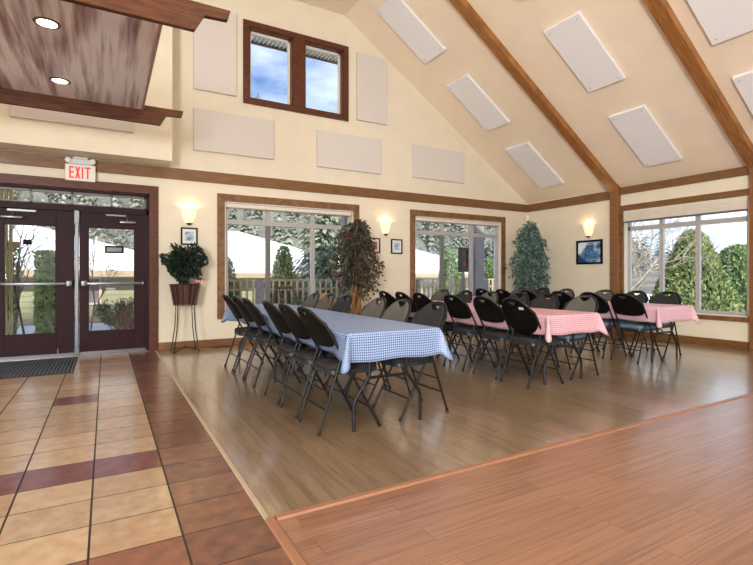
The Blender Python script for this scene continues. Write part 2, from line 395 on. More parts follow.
# right wall: posts at 5.77 and 3.44, windows in the bays
RW = (3.545, 5.60, 0.50, 2.38); RW2 = (1.30, 3.26, 0.50, 2.38); RW3 = (-1.1, 0.95, 0.5, 2.38); RW4 = (-3.5, -1.45, 0.5, 2.38)
m = MB()
us = sorted({BY, WY+0.2, *RW[:2], *RW2[:2], *RW3[:2], *RW4[:2]}); vs = [-0.05, 0.50, 2.38, EZ+0.02]
cells(m, us, vs, [RW, RW2, RW3, RW4], lambda a, b, c, d: m.box(RX, RX+0.2, a, b, c, d))
struct(m.build('wall_right', M_WALL))
struct(MB().box(LX-0.2, LX, BY, WY+0.2, -0.05, KZ).build('wall_left', M_WALL))
struct(MB().box(LX-0.2, RX+0.2, BY-0.2, BY, -0.05, KZ).build('wall_front', M_WALL))
m = MB()
m.prism([(RX+0.25, slope_z(RX+0.25)), (RX+0.25, slope_z(RX+0.25)+0.15), (KX, KZ+0.2), (LX-0.2, KZ+0.2), (LX-0.2, KZ), (KX, KZ)], 'Y', BY-0.2, WY+0.2)
struct(m.build('ceiling', M_CEIL))
# bulkhead over the entrance
struct(MB().box(LX, 0.854, 7.60, WY, 2.853, KZ).build('wall_bulkhead', M_WALL))

# oak bands, baseboards
struct(MB().box(LX, RX, WY-0.028, WY, 2.665, 2.843).build('trim_4', M_OAKH, bevel=0.004))
struct(MB().box(RX-0.028, RX, 5.87, WY-0.028, 2.665, 2.843).build('trim_5', M_OAKH, bevel=0.004))
struct(MB().box(RX-0.03, RX, 3.53, 5.66, 2.73, 2.868).build('trim_6', M_OAKH, bevel=0.004))
struct(MB().box(RX-0.03, RX, 3.53, 5.66, 2.41, 2.515).build('trim_7', M_OAKH, bevel=0.004))
struct(MB().box(0.69, RX, WY-0.02, WY, 0.0, 0.118).build('baseboard_back', M_OAKH, bevel=0.004))
m = MB(); m.box(RX-0.02, RX, 5.87, WY-0.02, 0, 0.118); m.box(RX-0.02, RX, 3.53, 5.66, 0, 0.118); m.box(RX-0.02, RX, BY, 3.35, 0, 0.118)
struct(m.build('baseboard_right', M_OAKH, bevel=0.004))
# posts against the right wall and the rafters they carry
for k, y in enumerate((5.77, 3.44, 1.12, -1.28)):
    struct(MB().box(RX-0.10, RX, y-0.085-0.02, y+0.085-0.02, 0.0, EZ+0.06).build('column_%d' % (k+1), M_OAK, bevel=0.006))
    d = 0.11
    m = MB(); m.prism([(RX-0.01, slope_z(RX-0.01)+0.01), (KX, KZ), (KX-0.6, KZ), (KX-0.6, KZ-d), (KX-0.03, KZ-d), (RX-0.01, slope_z(RX-0.01)-d*1.2)], 'Y', y-0.09, y+0.08)
    struct(m.build('beam_%d' % (k+1), M_BEAM, bevel=0.006))

# ------------------------------------------------------------ windows
def casing(m, a, b, c, d, wd, put):
    put(a-wd, b+wd, d, d+wd); put(a-wd, b+wd, c-wd, c); put(a-wd, a, c, d); put(b, b+wd, c, d)
def big_window(n, hole, mull, blind_label):
    a, b, c, d = hole
    root = empty('window_%d' % n, (0, 0, 0), kind='structure')
    m = MB(); casing(m, a, b, c, d, 0.12, lambda x0, x1, z0, z1: m.box(x0, x1, WY-0.026, WY, z0, z1)); m.build('casing', M_FIR, root, bevel=0.004)
    m = MB()
    for (x0, x1, z0, z1) in ((a, a+0.02, c, d), (b-0.02, b, c, d), (a, b, d-0.02, d), (a, b, c, c+0.02)): m.box(x0, x1, WY-0.005, WY+0.215, z0, z1)
    m.build('jamb', M_WHITEFR, root)
    f = MB(); y0, y1 = WY+0.07, WY+0.12; fw = 0.05
    for (x0, x1, z0, z1) in ((a+0.02, a+0.02+fw, c+0.02, d-0.02), (b-0.02-fw, b-0.02, c+0.02, d-0.02), (a, b, d-0.02-fw, d-0.02), (a, b, c+0.02, c+0.02+fw)): f.box(x0, x1, y0, y1, z0, z1)
    f.build('frame', M_VINYL_FR, root, bevel=0.003)
    MB().box(a+0.02, b-0.02, y0-0.005, y1, 2.02, 2.10).build('transom_bar', M_VINYL_FR, root, bevel=0.003)
    for k, (x0, x1) in enumerate(mull):
        MB().box(x0, x1, y0-0.004, y1, 2.06, d-0.02).build('mullion', M_VINYL_FR, root, bevel=0.003)
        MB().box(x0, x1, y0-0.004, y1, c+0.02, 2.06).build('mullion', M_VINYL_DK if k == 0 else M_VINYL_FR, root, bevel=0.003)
    xs = [a+0.06]+[(p+q)/2 for p, q in mull]+[b-0.06]
    for i in range(len(xs)-1):
        MB().box(xs[i], xs[i+1], y0+0.02, y0+0.026, c+0.05, 2.06).build('pane', GLASS, root)
        MB().box(xs[i], xs[i+1], y0+0.02, y0+0.026, 2.06, d-0.05).build('pane', GLASS, root)
    bl = empty('roller_blind', (0, WY+0.02, d-0.06), label=blind_label, cat='blind')
    MB().rbox(a+0.03, b-0.03, -0.01, 0.05, -0.03, 0.035, 0.008).build('headrail', M_WHITEFR, bl)
    MB().box(a+0.04, b-0.04, 0.0, 0.03, -0.05, -0.03).build('bottom_bar', mat('taupe_bar', rgb(150, 126, 110), 0.5, var=0.02), bl)
    return root
big_window(1, W1, ((2.413, 2.496), (3.247, 3.325)), 'raised roller blind at the top of the window nearest the entrance doors')
big_window(2, W2, ((6.204, 6.293), (7.027, 7.108)), 'raised roller blind at the top of the window nearest the hall corner')

def side_window(n, hole, mull):
    a, b, c, d = hole
    root = empty('window_%d' % n, (0, 0, 0), kind='structure')
    m = MB()
    m.box(RX-0.03, RX, a-0.02, b+0.06, c-0.075, c)
    if n > 3: m.box(RX-0.03, RX, a-0.08, a, c-0.075, d)
    m.box(RX-0.03, RX, b, b+0.075, c-0.075, 2.41)
    m.build('casing', M_FIR, root, bevel=0.004)
    m = MB()
    for (p, q, z0, z1) in ((a, a+0.02, c, d), (b-0.02, b, c, d), (a, b, d-0.02, d), (a, b, c, c+0.02)): m.box(RX, RX+0.16, p, q, z0, z1)
    m.build('jamb', M_WHITEFR, root)
    f = MB(); x0, x1 = RX+0.09, RX+0.14; fw = 0.05
    for (p, q, z0, z1) in ((a+0.02, a+0.02+fw, c+0.02, d-0.02), (b-0.02-fw, b-0.02, c+0.02, d-0.02), (a, b, 2.02, 2.10), (a, b, d-0.07, d-0.02), (a, b, c+0.02, c+0.02+fw)): f.box(x0, x1, p, q, z0, z1)
    f.build('frame', M_VINYL_FR, root, bevel=0.003)
    for p in mull: MB().box(x0-0.004, x1, p-0.035, p+0.035, c+0.02, d-0.02).build('mullion', M_VINYL_FR, root, bevel=0.003)
    ys = [a+0.06]+sorted(mull)+[b-0.06]
    for i in range(len(ys)-1):
        MB().box(x0+0.02, x0+0.026, ys[i], ys[i+1], c+0.05, 2.06).build('pane', GLASS, root)
        MB().box(x0+0.02, x0+0.026, ys[i], ys[i+1], 2.06, d-0.05).build('pane', GLASS, root)
    return root
side_window(3, RW, (4.94, 4.33)); side_window(4, RW2, (2.6, 1.95)); side_window(5, RW3, (0.25, -0.4)); side_window(6, RW4, (-2.1, -2.8))
bl = empty('cellular_blind', (RX-0.004, 4.573, 2.38), label='bunched cream cellular blind raised above the right hand window', cat='blind')
m = MB()
for k in range(6):
    z = -0.025-k*0.026
    m.rbox(-0.035-0.006*(k % 2), 0.035, -1.015, 1.015, z-0.024, z, 0.006)
m.build('fabric', mat('cream_blind_fabric', rgb(226, 218, 204), 0.8, var=0.03), bl)
MB().rbox(-0.04, 0.04, -1.018, 1.018, -0.025, 0.0, 0.005).build('headrail', M_WHITEFR, bl)
MB().rbox(-0.045, 0.04, -1.018, 1.018, -0.205, -0.182, 0.005).build('bottom_rail', mat('taupe_rail', rgb(110, 96, 88), 0.5, var=0.02), bl)

# high gable window
a, b, c, d = UW
root = empty('window_7', (0, 0, 0), kind='structure')
m = MB(); casing(m, a, b, c, d, 0.10, lambda x0, x1, z0, z1: m.box(x0, x1, WY-0.03, WY, z0, z1)); m.box(2.88, 3.10, WY-0.03, WY+0.17, c, d); m.build('casing', M_MAHO, root, bevel=0.005)
for (x0, x1) in ((a, 2.88), (3.10, b)):
    m = MB()
    for (p, q, z0, z1) in ((x0, x0+0.02, c, d), (x1-0.02, x1, c, d), (x0, x1, d-0.02, d), (x0, x1, c, c+0.02)): m.box(p, q, WY-0.005, WY+0.17, z0, z1)
    m.build('jamb', M_MAHO, root)
    m = MB()
    for (p, q, z0, z1) in ((x0+0.02, x0+0.06, c+0.02, d-0.02), (x1-0.06, x1-0.02, c+0.02, d-0.02), (x0, x1, d-0.06, d-0.02), (x0, x1, c+0.02, c+0.06)): m.box(p, q, WY+0.09, WY+0.13, z0, z1)
    m.build('sash', M_WHITEFR, root, bevel=0.003)
    MB().box(x0+0.03, x1-0.03, WY+0.11, WY+0.116, c+0.03, d-0.03).build('pane', GLASS, root)
# porch eave outside the high window
m = MB(); m.box(1.0, 5.2, 8.25, 9.0, 5.64, 5.70)
for k in range(52): m.box(1.0+k*0.08, 1.04+k*0.08, 8.25, 9.0, 5.61, 5.64)
ev = m.build('trim_8', M_WHITEFR); struct(ev)
struct(MB().box(1.0, 5.2, 9.0, 9.04, 5.58, 5.74).build('trim_9', M_BARK))

# ------------------------------------------------------------ entrance doors
m = MB(); m.box(0.575, 0.70, WY-0.035, WY, 0.0, 2.53); m.box(-1.47, -1.34, WY-0.035, WY, 0.0, 2.53); m.box(-1.34, 0.575, WY-0.035, WY, 2.40, 2.53)
struct(m.build('trim_10', M_MAHO, bevel=0.005))
m = MB()
m.box(-1.34, -1.28, WY+0.0, WY+0.15, 0, 2.40); m.box(0.535, 0.575, WY, WY+0.15, 0, 2.40); m.box(-1.34, 0.575, WY, WY+0.15, 2.08, 2.17); m.box(-1.34, 0.575, WY, WY+0.15, 2.36, 2.40)
struct(m.build('trim_11', M_DOOR, bevel=0.004))
root = empty('window_8', (0, 0, 0), kind='structure')
for x in (-0.905, -0.422, 0.074): MB().box(x-0.012, x+0.012, WY+0.05, WY+0.10, 2.17, 2.36).build('mullion', M_VINYL_DK, root)
m = MB()
for (p, q, z0, z1) in ((-1.28, -1.25, 2.17, 2.36), (0.505, 0.535, 2.17, 2.36), (-1.28, 0.535, 2.33, 2.36), (-1.28, 0.535, 2.17, 2.19)): m.box(p, q, WY+0.05, WY+0.10, z0, z1)
m.build('frame', M_VINYL_DK, root)
MB().box(-1.26, 0.515, WY+0.07, WY+0.076, 2.175, 2.355).build('pane', GLASS, root)
struct(MB().box(-1.34, 0.575, WY-0.01, WY+0.2, -0.03, 0.012).build('trim_12', M_ALU))

def entrance_door(n, x0, x1, gx0, gx1):
    root = empty('door_%d' % n, (0, WY+0.04, 0), kind='structure')
    m = MB()
    m.box(x0, gx0, -0.005, 0.045, 0.03, 2.075); m.box(gx1, x1, -0.005, 0.045, 0.03, 2.075); m.box(gx0, gx1, -0.005, 0.045, 0.03, 0.335); m.box(gx0, gx1, -0.005, 0.045, 1.865, 2.075)
    m.build('leaf', M_DOOR, root, bevel=0.003)
    m = MB()
    for (p, q, z0, z1) in ((gx0, gx0+0.012, 0.335, 1.865), (gx1-0.012, gx1, 0.335, 1.865), (gx0, gx1, 1.853, 1.865), (gx0, gx1, 0.335, 0.347)): m.box(p, q, -0.01, 0.05, z0, z1)
    m.build('glazing_bead', M_DOOR, root)
    MB().box(gx0+0.006, gx1-0.006, 0.018, 0.024, 0.34, 1.86).build('pane', GLASS, root)
    m = MB(); m.box(x0, x1, -0.012, -0.004, 0.012, 0.05); m.build('sweep', M_ALU, root)
    m = MB(); m.rbox(x0+0.03, x1-0.04, -0.075, -0.045, 1.02, 1.06, 0.006); 
    m.build('push_bar', M_ALU, root, smooth=True)
    m = MB(); hx = x1 if n == 2 else x0
    s_ = -1 if n == 2 else 1
    e0 = (x1-0.04) if n == 1 else (x0+0.03)
    if n == 2: m.rbox(x0+0.02, x0+0.10, -0.085, -0.0, 1.0, 1.085, 0.01)
    else: m.rbox(x1-0.10, x1-0.02, -0.085, -0.0, 1.0, 1.085, 0.01)
    m.rbox(x0+0.02 if n == 1 else x1-0.06, x0+0.06 if n == 1 else x1-0.02, -0.085, 0.0, 1.015, 1.065, 0.008)
    m.build('bar_housing', M_ALU, root, smooth=True)
    cl = MB()
    if n == 2: cl.rbox(0.17, 0.40, -0.075, -0.005, 1.93, 1.975, 0.012)
    else: cl.rbox(-1.24, -0.98, -0.075, -0.005, 1.93, 1.975, 0.012)
    co = cl.build('door_closer', M_ALU, root, smooth=True)
    ar = MB()
    if n == 2: ar.box(-0.0, 0.26, -0.06, -0.045, 2.035, 2.06); ar.tube([(0.28, -0.05, 1.96), (0.28, -0.05, 2.03), (0.02, -0.05, 2.05)], 0.009, 6)
    else: ar.box(-1.16, -0.84, -0.06, -0.045, 2.035, 2.06); ar.tube([(-1.1, -0.05, 1.96), (-1.1, -0.05, 2.03), (-0.9, -0.05, 2.05)], 0.009, 6)
    ar.build('closer_arm', M_ALU, co)
    return root
d2 = entrance_door(2, -0.335, 0.53, -0.227, 0.381)
d1 = entrance_door(1, -1.277, -0.395, -1.205, -0.612)
struct(MB().rbox(-0.388, -0.342, WY-0.01, WY+0.1, 0.0, 2.09, 0.006).build('trim_13', M_ALU))
m = MB(); m.box(-0.395, -0.335, WY-0.02, WY+0.0, 0.0, 0.12); m.box(-0.395, -0.335, WY-0.02, WY, 1.9, 2.09)
struct(m.build('trim_14', M_ALU, bevel=0.003))
MB().rbox(-0.60, -0.585, -0.03, -0.008, 0.05, 0.12, 0.004).build('door_bolt', mat('brass_bolt', rgb(170, 140, 80), 0.35, metal=0.8, var=0.03), d1)

def glass_sticker(name, x, z, build, label, cat, y=WY+0.052):
    root = empty(name, (x, y, z), label=label, cat=cat); build(root); return root
def st1(r):
    m = MB(); m.box(-0.125, 0.125, -0.004, 0, -0.055, 0.055); m.build('border', M_BLACKFR, r)
    m = MB(); m.box(-0.10, 0.095, -0.006, -0.004, -0.032, 0.03); m.build('sign_face', mat('silver_card', rgb(150, 152, 156), 0.4, col2=rgb(96, 100, 106), scale=6, stretch=(1, 1, 12)), r)
glass_sticker('window_sign', 0.11, 1.545, st1, 'small black bordered sign stuck on the right door glass', 'sign')
def st2(r):
    MB().box(-0.05, 0.05, -0.004, 0, -0.035, 0.035).build('card', M_BLACKFR, r)
glass_sticker('notice_card', -0.945, 1.62, st2, 'small plain black card stuck on the left door glass', 'card')
def st3(r):
    m = MB(); m.tube([(0.075*math.cos(2*PI*k/28), -0.003, 0.075*math.sin(2*PI*k/28)) for k in range(28)], 0.005, 6, closed=True)
    m.tube([(-0.052, -0.003, 0.052), (0.052, -0.003, -0.052)], 0.005, 6); m.build('ring', M_VINYL_DK, r)
    m = MB(); m.box(-0.048, 0.03, -0.004, -0.001, -0.008, 0.008); m.box(0.034, 0.048, -0.004, -0.001, -0.008, 0.008); m.tube([(0.045, -0.003, 0.01), (0.04, -0.003, 0.022), (0.05, -0.003, 0.034)], 0.003, 5); m.build('cigarette', M_VINYL_DK, r)
glass_sticker('no_smoking_sticker', 0.075, 1.235, st3, 'round no smoking sticker on the right door glass above the push bar', 'sticker')
def st4(r):
    m = MB()
    for k, (x0, x1) in enumerate(((-0.06, 0.06), (-0.05, 0.055), (-0.06, 0.03))): m.box(x0, x1, -0.003, 0, 0.022-k*0.026, 0.036-k*0.026)
    m.build('white_lines', M_STICK, r)
glass_sticker('white_decal', 0.06, 0.935, st4, 'faint white decal on the right door glass below the push bar', 'decal')

# ------------------------------------------------------------ door mat
dm = empty('door_mat', (-1.0, 7.28, 0), label='black ribbed rubber mat on the tiles before the left door', cat='mat')
m = MB(); m.box(-0.66, 0.66, -0.62, 0.62, 0, 0.008); m.build('base', mat('mat_backing', rgb(30, 34, 36), 0.8, var=0.1), dm)
m = MB()
for k in range(33):
    x = -0.64+k*0.04
    m.box(x-0.011, x+0.011, -0.6, 0.6, 0.008, 0.015)
m.build('rib', mat('mat_rib', rgb(84, 92, 98), 0.6, var=0.15), dm)['kind'] = 'stuff'

# ------------------------------------------------------------ wooden canopy over the entrance
cz = 3.20
cn = empty('canopy', (LX+1.5, 5.2, 3.04), label='dark stained wood canopy with notched beams hanging over the entry tiles', cat='canopy')
ox, oy, oz = LX+1.5, 5.2, 3.04
m = MB(); m.box(LX+0.003-ox, 0.38-ox, 3.90-oy, 6.50-oy, cz-oz, cz+0.03-oz)
M_STAIN = mat('streaky_plum_plywood', rgb(250, 242, 244), 0.35, col2=rgb(152, 112, 114), scale=3.2, stretch=(3.6, 0.22, 1), detail=9, ramp=(0.36, 0.56), coat=0.5)
m.build('soffit_board', M_STAIN, cn)
MB().box(0.375-ox, 0.40-ox, 3.90-oy, 6.50-oy, cz-0.01-oz, cz+0.04-oz).build('edge_strip', mat('rosy_edge', rgb(176, 138, 130), 0.5, var=0.06), cn)
prof = [(LX+0.003, 3.04), (0.592, 3.04), (0.665, 3.17), (0.84, 3.18), (0.862, 3.26), (LX+0.003, 3.26)]
M_CBEAM = mat('dark_canopy_beam', rgb(98, 58, 33), 0.5, col2=rgb(72, 40, 23), scale=5, stretch=(1, 1, 10), spec=0.25)
for (ya, yb) in ((3.85, 3.90), (6.50, 6.55)):
    MB().prism([(p[0]-ox, p[1]-oz) for p in prof], 'Y', ya-oy, yb-oy).build('notched_beam', M_CBEAM, cn, bevel=0.003)
for k in range(4):
    x = -4.2+k*1.35
    MB().tube([(x-ox, 5.2-oy, cz+0.03-oz), (x-ox, 5.2-oy, KZ-oz)], 0.008, 6).build('hanger_rod', M_IRON, cn)
M_DLE = mat('downlight_glow', (1, 1, 1, 1), 0.5, emit=rgb(255, 244, 228), estr=7.0)
for k, (x, y, w_) in enumerate(((-0.415, 4.66, 'nearer the camera'), (-0.42, 5.97, 'nearer the entrance doors'))):
    r = empty('downlight', (x, y, cz), label='lit round recessed downlight in the canopy, the one '+w_, cat='downlight', group='canopy downlights')
    m = MB(); n = 28
    for i in range(n):
        a0, a1 = 2*PI*i/n, 2*PI*(i+1)/n
        def P(rr, a, z): return (rr*math.cos(a), rr*math.sin(a), z)
        m.poly([P(0.072, a0, -0.006), P(0.072, a1, -0.006), P(0.095, a1, -0.003), P(0.095, a0, -0.003)])
        m.poly([P(0.095, a0, -0.003), P(0.095, a1, -0.003), P(0.098, a1, 0.0), P(0.098, a0, 0.0)])
        m.poly([P(0.072, a0, -0.006), P(0.072, a1, -0.006), P(0.072, a1, -0.001), P(0.072, a0, -0.001)])
    m.build('bezel', mat('bronze_bezel', rgb(120, 92, 84), 0.4, metal=0.3, var=0.04), r)
    m = MB(); m.lathe([(0.071, -0.004), (0.071, -0.001)], 24); m.build('lens', M_DLE, r)
    lo = light('downlight_lamp', 'SPOT', (0, 0, -0.02), (0, 0, 0), 30, (1, 0.88, 0.72), spot_size=math.radians(110), spot_blend=0.6, shadow_soft_size=0.06); lo.parent = r

# ------------------------------------------------------------ exit sign
ex = empty('exit_sign', (-0.315, WY-0.03, 2.50), label='white illuminated EXIT sign with twin lamps above the doors', cat='sign')
MB().rbox(-0.185, 0.185, -0.075, 0.0, 0.0, 0.235, 0.012).build('housing', mat('white_sign_plastic', rgb(236, 232, 222), 0.45, var=0.01), ex)
M_RED = mat('exit_red', rgb(214, 44, 40), 0.4, emit=rgb(220, 40, 36), estr=0.25)
m = MB(); H0, H1, y0, y1 = 0.035, 0.20, -0.079, -0.074; s = 0.020
x = -0.135
m.box(x, x+s, y0, y1, H0, H1)
for zz in (H0, (H0+H1)/2-s/2, H1-s): m.box(x+s, x+0.058, y0, y1, zz, zz+s)
x = -0.065
for (p, q) in (((x, H0), (x+0.064, H1)), ((x, H1), (x+0.064, H0))):
    m.prism([(p[0], p[1]), (p[0]+s*1.1, p[1]), (q[0], q[1]), (q[0]-s*1.1, q[1])], 'Y', y0-0.0004*(p[1] > 0.1), y1)
m.box(0.014, 0.014+s, y0, y1, H0, H1)
m.box(0.077, 0.077+s, y0, y1, H0, H1-s); m.box(0.048, 0.122, y0, y1, H1-s, H1)
m.build('lettering', M_RED, ex)
m = MB(); m.rbox(-0.15, 0.15, -0.07, 0.0, 0.235, 0.315, 0.015); m.rbox(-0.09, 0.09, -0.07, 0, 0.315, 0.345, 0.01)
m.build('battery_box', mat('pale_sign_plastic', rgb(214, 216, 216), 0.45, var=0.01), ex)
for sx_ in (-1, 1):
    m = MB(); M_ = Matrix.Translation((sx_*0.15, -0.055, 0.285)) @ Matrix.Rotation(PI/2, 4, 'X')
    b2 = MB(); b2.lathe([(0.015, -0.05), (0.03, -0.02), (0.038, 0.02), (0.036, 0.035), (0.026, 0.04)], 16)
    m.merge(b2.bm, M_); m.build('emergency_lamp', MATS['white_sign_plastic'], ex, smooth=True)

# ------------------------------------------------------------ wall sconces
M_SCG = mat('frosted_sconce_glass', rgb(255, 236, 200), 0.5, emit=rgb(255, 222, 168), estr=0.55)
def sconce(loc, rz, label):
    r = empty('wall_sconce', loc, rz, label, 'wall lamp', 'lit wall sconces')
    n = 20; rings = []
    m = MB()
    def ring(w_, z, inset=0.0):
        out = []
        for k in range(n+1):
            a = PI*k/n
            out.append(m.bm.verts.new((math.cos(a)*(w_-inset), -math.sin(a)*(w_*0.75-inset), z)))
        return out
    prof = [(0.055, 0.0), (0.085, 0.06), (0.105, 0.13), (0.115, 0.18), (0.135, 0.235)]
    R = [ring(w_, z) for w_, z in prof]
    for A, B in zip(R, R[1:]):
        for k in range(n): m.face([A[k], A[k+1], B[k+1], B[k]])
    m.face(R[0])
    o = m.build('glass_shade', M_SCG, r, smooth=True)
    md = o.modifiers.new('thickness', 'SOLIDIFY'); md.thickness = 0.005
    m = MB(); m.lathe([(0.005, -0.035), (0.014, -0.03), (0.02, -0.012), (0.05, -0.004), (0.05, 0.0)], 14, (0, -0.035, 0)); m.box(-0.03, 0.03, -0.03, 0.0, -0.03, 0.0)
    m.build('bracket', M_BRONZE, r, smooth=True)
    lo = light('sconce_bulb', 'POINT', (0, -0.07, 0.20), (0, 0, 0), 2.4, (1, 0.74, 0.44), shadow_soft_size=0.04); lo.parent = r
sconce((1.15, WY-0.001, 1.99), 0, 'lit frosted wall sconce above the bushy plant by the doors')
sconce((4.79, WY-0.001, 1.98), 0, 'lit frosted wall sconce on the wall between the two long windows')
sconce((RX-0.001, 6.37, 1.98), -PI/2, 'lit frosted wall sconce above the blue framed picture')

# ------------------------------------------------------------ framed pictures
def picture(loc, rz, wd, hg, art, label, mount):
    r = empty('framed_picture', loc, rz, label, 'picture', 'framed pictures')
    b = 0.022 if wd < 0.5 else 0.04
    m = MB()
    for (x0, x1, z0, z1) in ((-wd/2, wd/2, hg-b, hg), (-wd/2, wd/2, 0, b), (-wd/2, -wd/2+b, b, hg-b), (wd/2-b, wd/2, b, hg-b)): m.box(x0, x1, -0.028, 0, z0, z1)
    m.build('frame', M_BLACKFR, r, bevel=0.003)
    MB().box(-wd/2+b, wd/2-b, -0.012, 0, b, hg-b).build('mount', mount, r)
    iw, ih = (wd-2*b)*0.62, (hg-2*b)*0.62
    if wd > 0.5: iw, ih = wd-2*b-0.012, hg-2*b-0.012
    cz_ = hg/2
    o = MB(); o.box(-iw/2, iw/2, -0.014, -0.011, cz_-ih/2, cz_+ih/2); o.build('print', art, r)
    return r, iw, ih, cz_
M_MOUNT = mat('white_mount', rgb(226, 230, 232), 0.5, var=0.01)
A1 = mat('pale_blue_print', rgb(190, 208, 214), 0.5, col2=rgb(70, 104, 122), scale=14, ramp=(0.35, 0.6))
A2 = mat('winter_print', rgb(214, 226, 232), 0.5, col2=rgb(120, 152, 176), scale=9)
A3 = mat('flower_print', rgb(196, 108, 70), 0.5, col2=rgb(90, 130, 110), scale=16, ramp=(0.42, 0.58))
A4 = mat('blue_scene_print', rgb(176, 208, 232), 0.35, col2=rgb(20, 66, 116), scale=4.5, ramp=(0.42, 0.6), detail=3)
picture((1.15, WY-0.001, 1.645), 0, 0.25, 0.275, A1, 'small black framed print partly behind the bushy plant by the doors', M_MOUNT)
picture((5.045, WY-0.001, 1.595), 0, 0.26, 0.29, A2, 'small black framed pale print just left of the far window', M_MOUNT)
picture((4.53, WY-0.001, 1.60), 0, 0.26, 0.29, A3, 'small black framed colourful print half hidden by the tall wine leaf tree', M_MOUNT)
r, iw, ih, c_ = picture((RX-0.001, 6.355, 1.395), -PI/2, 0.61, 0.50, A4, 'large black framed blue picture on the right wall below a sconce', A4)
m = MB(); m.prism([(-0.26, c_-0.02), (-0.20, c_-0.02), (-0.05, c_+0.17), (-0.05, c_+0.2), (-0.26, c_+0.2)], 'Y', -0.0155, -0.013); m.build('pale_corner', mat('print_white', rgb(222, 234, 240), 0.4, var=0.03), r)
m = MB(); m.prism([(-0.16, c_-0.14), (0.2, c_-0.14), (0.22, c_+0.02), (0.12, c_+0.03), (0.06, c_+0.10), (-0.04, c_+0.10), (-0.09, c_-0.0), (-0.16, c_-0.03)], 'Y', -0.016, -0.013); m.build('dark_shape', mat('print_navy', rgb(30, 78, 128), 0.4, col2=rgb(96, 146, 186), scale=18), r)

# ------------------------------------------------------------ acoustic panels
def wall_panel(x0, x1, z0, z1, y, label):
    o = MB().rbox(-(x1-x0)/2, (x1-x0)/2, -0.05, 0, 0, z1-z0, 0.006).build('wall_panel', M_PANEL_W)
    o.location = ((x0+x1)/2, y-0.001, z0); tag(o, label, 'acoustic panel', 'fabric wall panels')
wall_panel(1.21, 1.886, 4.14, 5.50, WY, 'upright greige panel left of the high window')
wall_panel(1.21, 2.52, 3.165, 3.835, WY, 'level greige panel below the upright panel left of the high window')
wall_panel(3.32, 4.667, 3.14, 3.81, WY, 'level greige panel below the right side of the high window')
wall_panel(4.14, 4.80, 4.12, 5.41, WY, 'upright greige panel right of the high window by the ceiling slope')
wall_panel(5.42, 6.76, 3.165, 3.825, WY, 'level greige panel above the far long window')
wall_panel(-1.065, 0.335, 3.19, 3.87, 7.60, 'level greige panel half hidden behind the dark canopy beam')
ang = math.atan(SL)
def ceil_panel(xm, y0, y1, label):
    z = slope_z(xm)
    r = empty('ceiling_panel', (xm, (y0+y1)/2, z), label=label, cat='acoustic panel', group='white ceiling panels', rot=(0, ang, 0))
    hl = 0.633; hw = (y1-y0)/2
    MB().rbox(-hl, hl, -hw, hw, -0.06, -0.008, 0.005).build('board', M_PANEL_C, r)
    for sx_ in (-1, 1):
        for sy in (-1, 1):
            m = MB(); m.lathe([(0.004, -0.068), (0.013, -0.066), (0.015, -0.060), (0.015, 0.0)], 10, (sx_*(hl-0.07), sy*(hw-0.07), 0))
            m.build('screw', mat('screw_cap', rgb(206, 204, 204), 0.4, var=0.02), r)
for (y0, y1, bay) in ((6.66, 7.27, 'the bay beside the gable wall'), (4.32, 4.93, 'the bay between the two rafters'), (2.53, 3.14, 'the bay nearest the camera')):
    for xm, w_ in ((4.70, 'topmost'), (6.25, 'middle'), (7.80, 'lowest')):
        if w_ == 'topmost' and y0 < 4: continue
        ceil_panel(xm, y0, y1, '%s white acoustic panel on the ceiling slope in %s' % (w_, bay))

# ------------------------------------------------------------ small fittings
sr = empty('motion_sensor', (RX-0.06, WY-0.06, 2.44), -PI/4, label='small white motion sensor up in the far corner', cat='sensor')
MB().rbox(-0.035, 0.035, -0.04, 0.03, 0, 0.14, 0.012).build('housing', MATS['white_sign_plastic'], sr, smooth=True)
MB().rbox(-0.025, 0.025, -0.046, -0.038, 0.02, 0.07, 0.004).build('lens', mat('sensor_lens', rgb(210, 210, 206), 0.3, var=0.01), sr)
vt = empty('floor_vent', (1.62, 7.90, 0.0), label='dark floor vent near the wall right of the plant stand', cat='vent')
m = MB(); m.box(-0.16, 0.16, -0.05, 0.05, 0.0, 0.006)
m.build('plate', mat('vent_brown', rgb(70, 50, 38), 0.5, var=0.05), vt)
m = MB()
for k in range(14): m.box(-0.145+k*0.022, -0.135+k*0.022, -0.04, 0.04, 0.006, 0.009)
m.build('louvre', M_IRON, vt)

# ------------------------------------------------------------ indoor plants
def V(*a): return Vector(a)
def rdir(rnd):
    z = rnd.uniform(-1, 1); a = rnd.uniform(0, 2*PI); q = math.sqrt(1-z*z); return V(q*math.cos(a), q*math.sin(a), z)
# bushy plant on iron stand
ps = empty('plant_stand', (1.047, 7.73, 0), label='dark wrought iron plant stand against the wall by the doors', cat='plant stand')
for k in range(4):
    a = PI/4+k*PI/2; c_, s_ = math.cos(a), math.sin(a)
    pts = [(c_*rr, s_*rr, z) for rr, z in ((0.255, 0.0), (0.225, 0.12), (0.185, 0.35), (0.165, 0.6), (0.168, 0.76), (0.215, 1.02))]
    MB().tube(pts, 0.008, 6).build('leg', M_IRON, ps, smooth=True)
m = MB()
for k in range(2):
    a = PI/4+k*PI/2; m.tube([(math.cos(a)*0.25, math.sin(a)*0.25, 0.012+0.016*k), (0, 0, 0.06+0.016*k), (-math.cos(a)*0.25, -math.sin(a)*0.25, 0.012+0.016*k)], 0.007, 6)
m.build('cross_brace', M_IRON, ps)
for rr, z in ((0.222, 1.02), (0.166, 0.715)): MB().tube([(rr*math.cos(2*PI*k/28), rr*math.sin(2*PI*k/28), z) for k in range(28)], 0.007, 6, closed=True).build('hoop', M_IRON, ps)
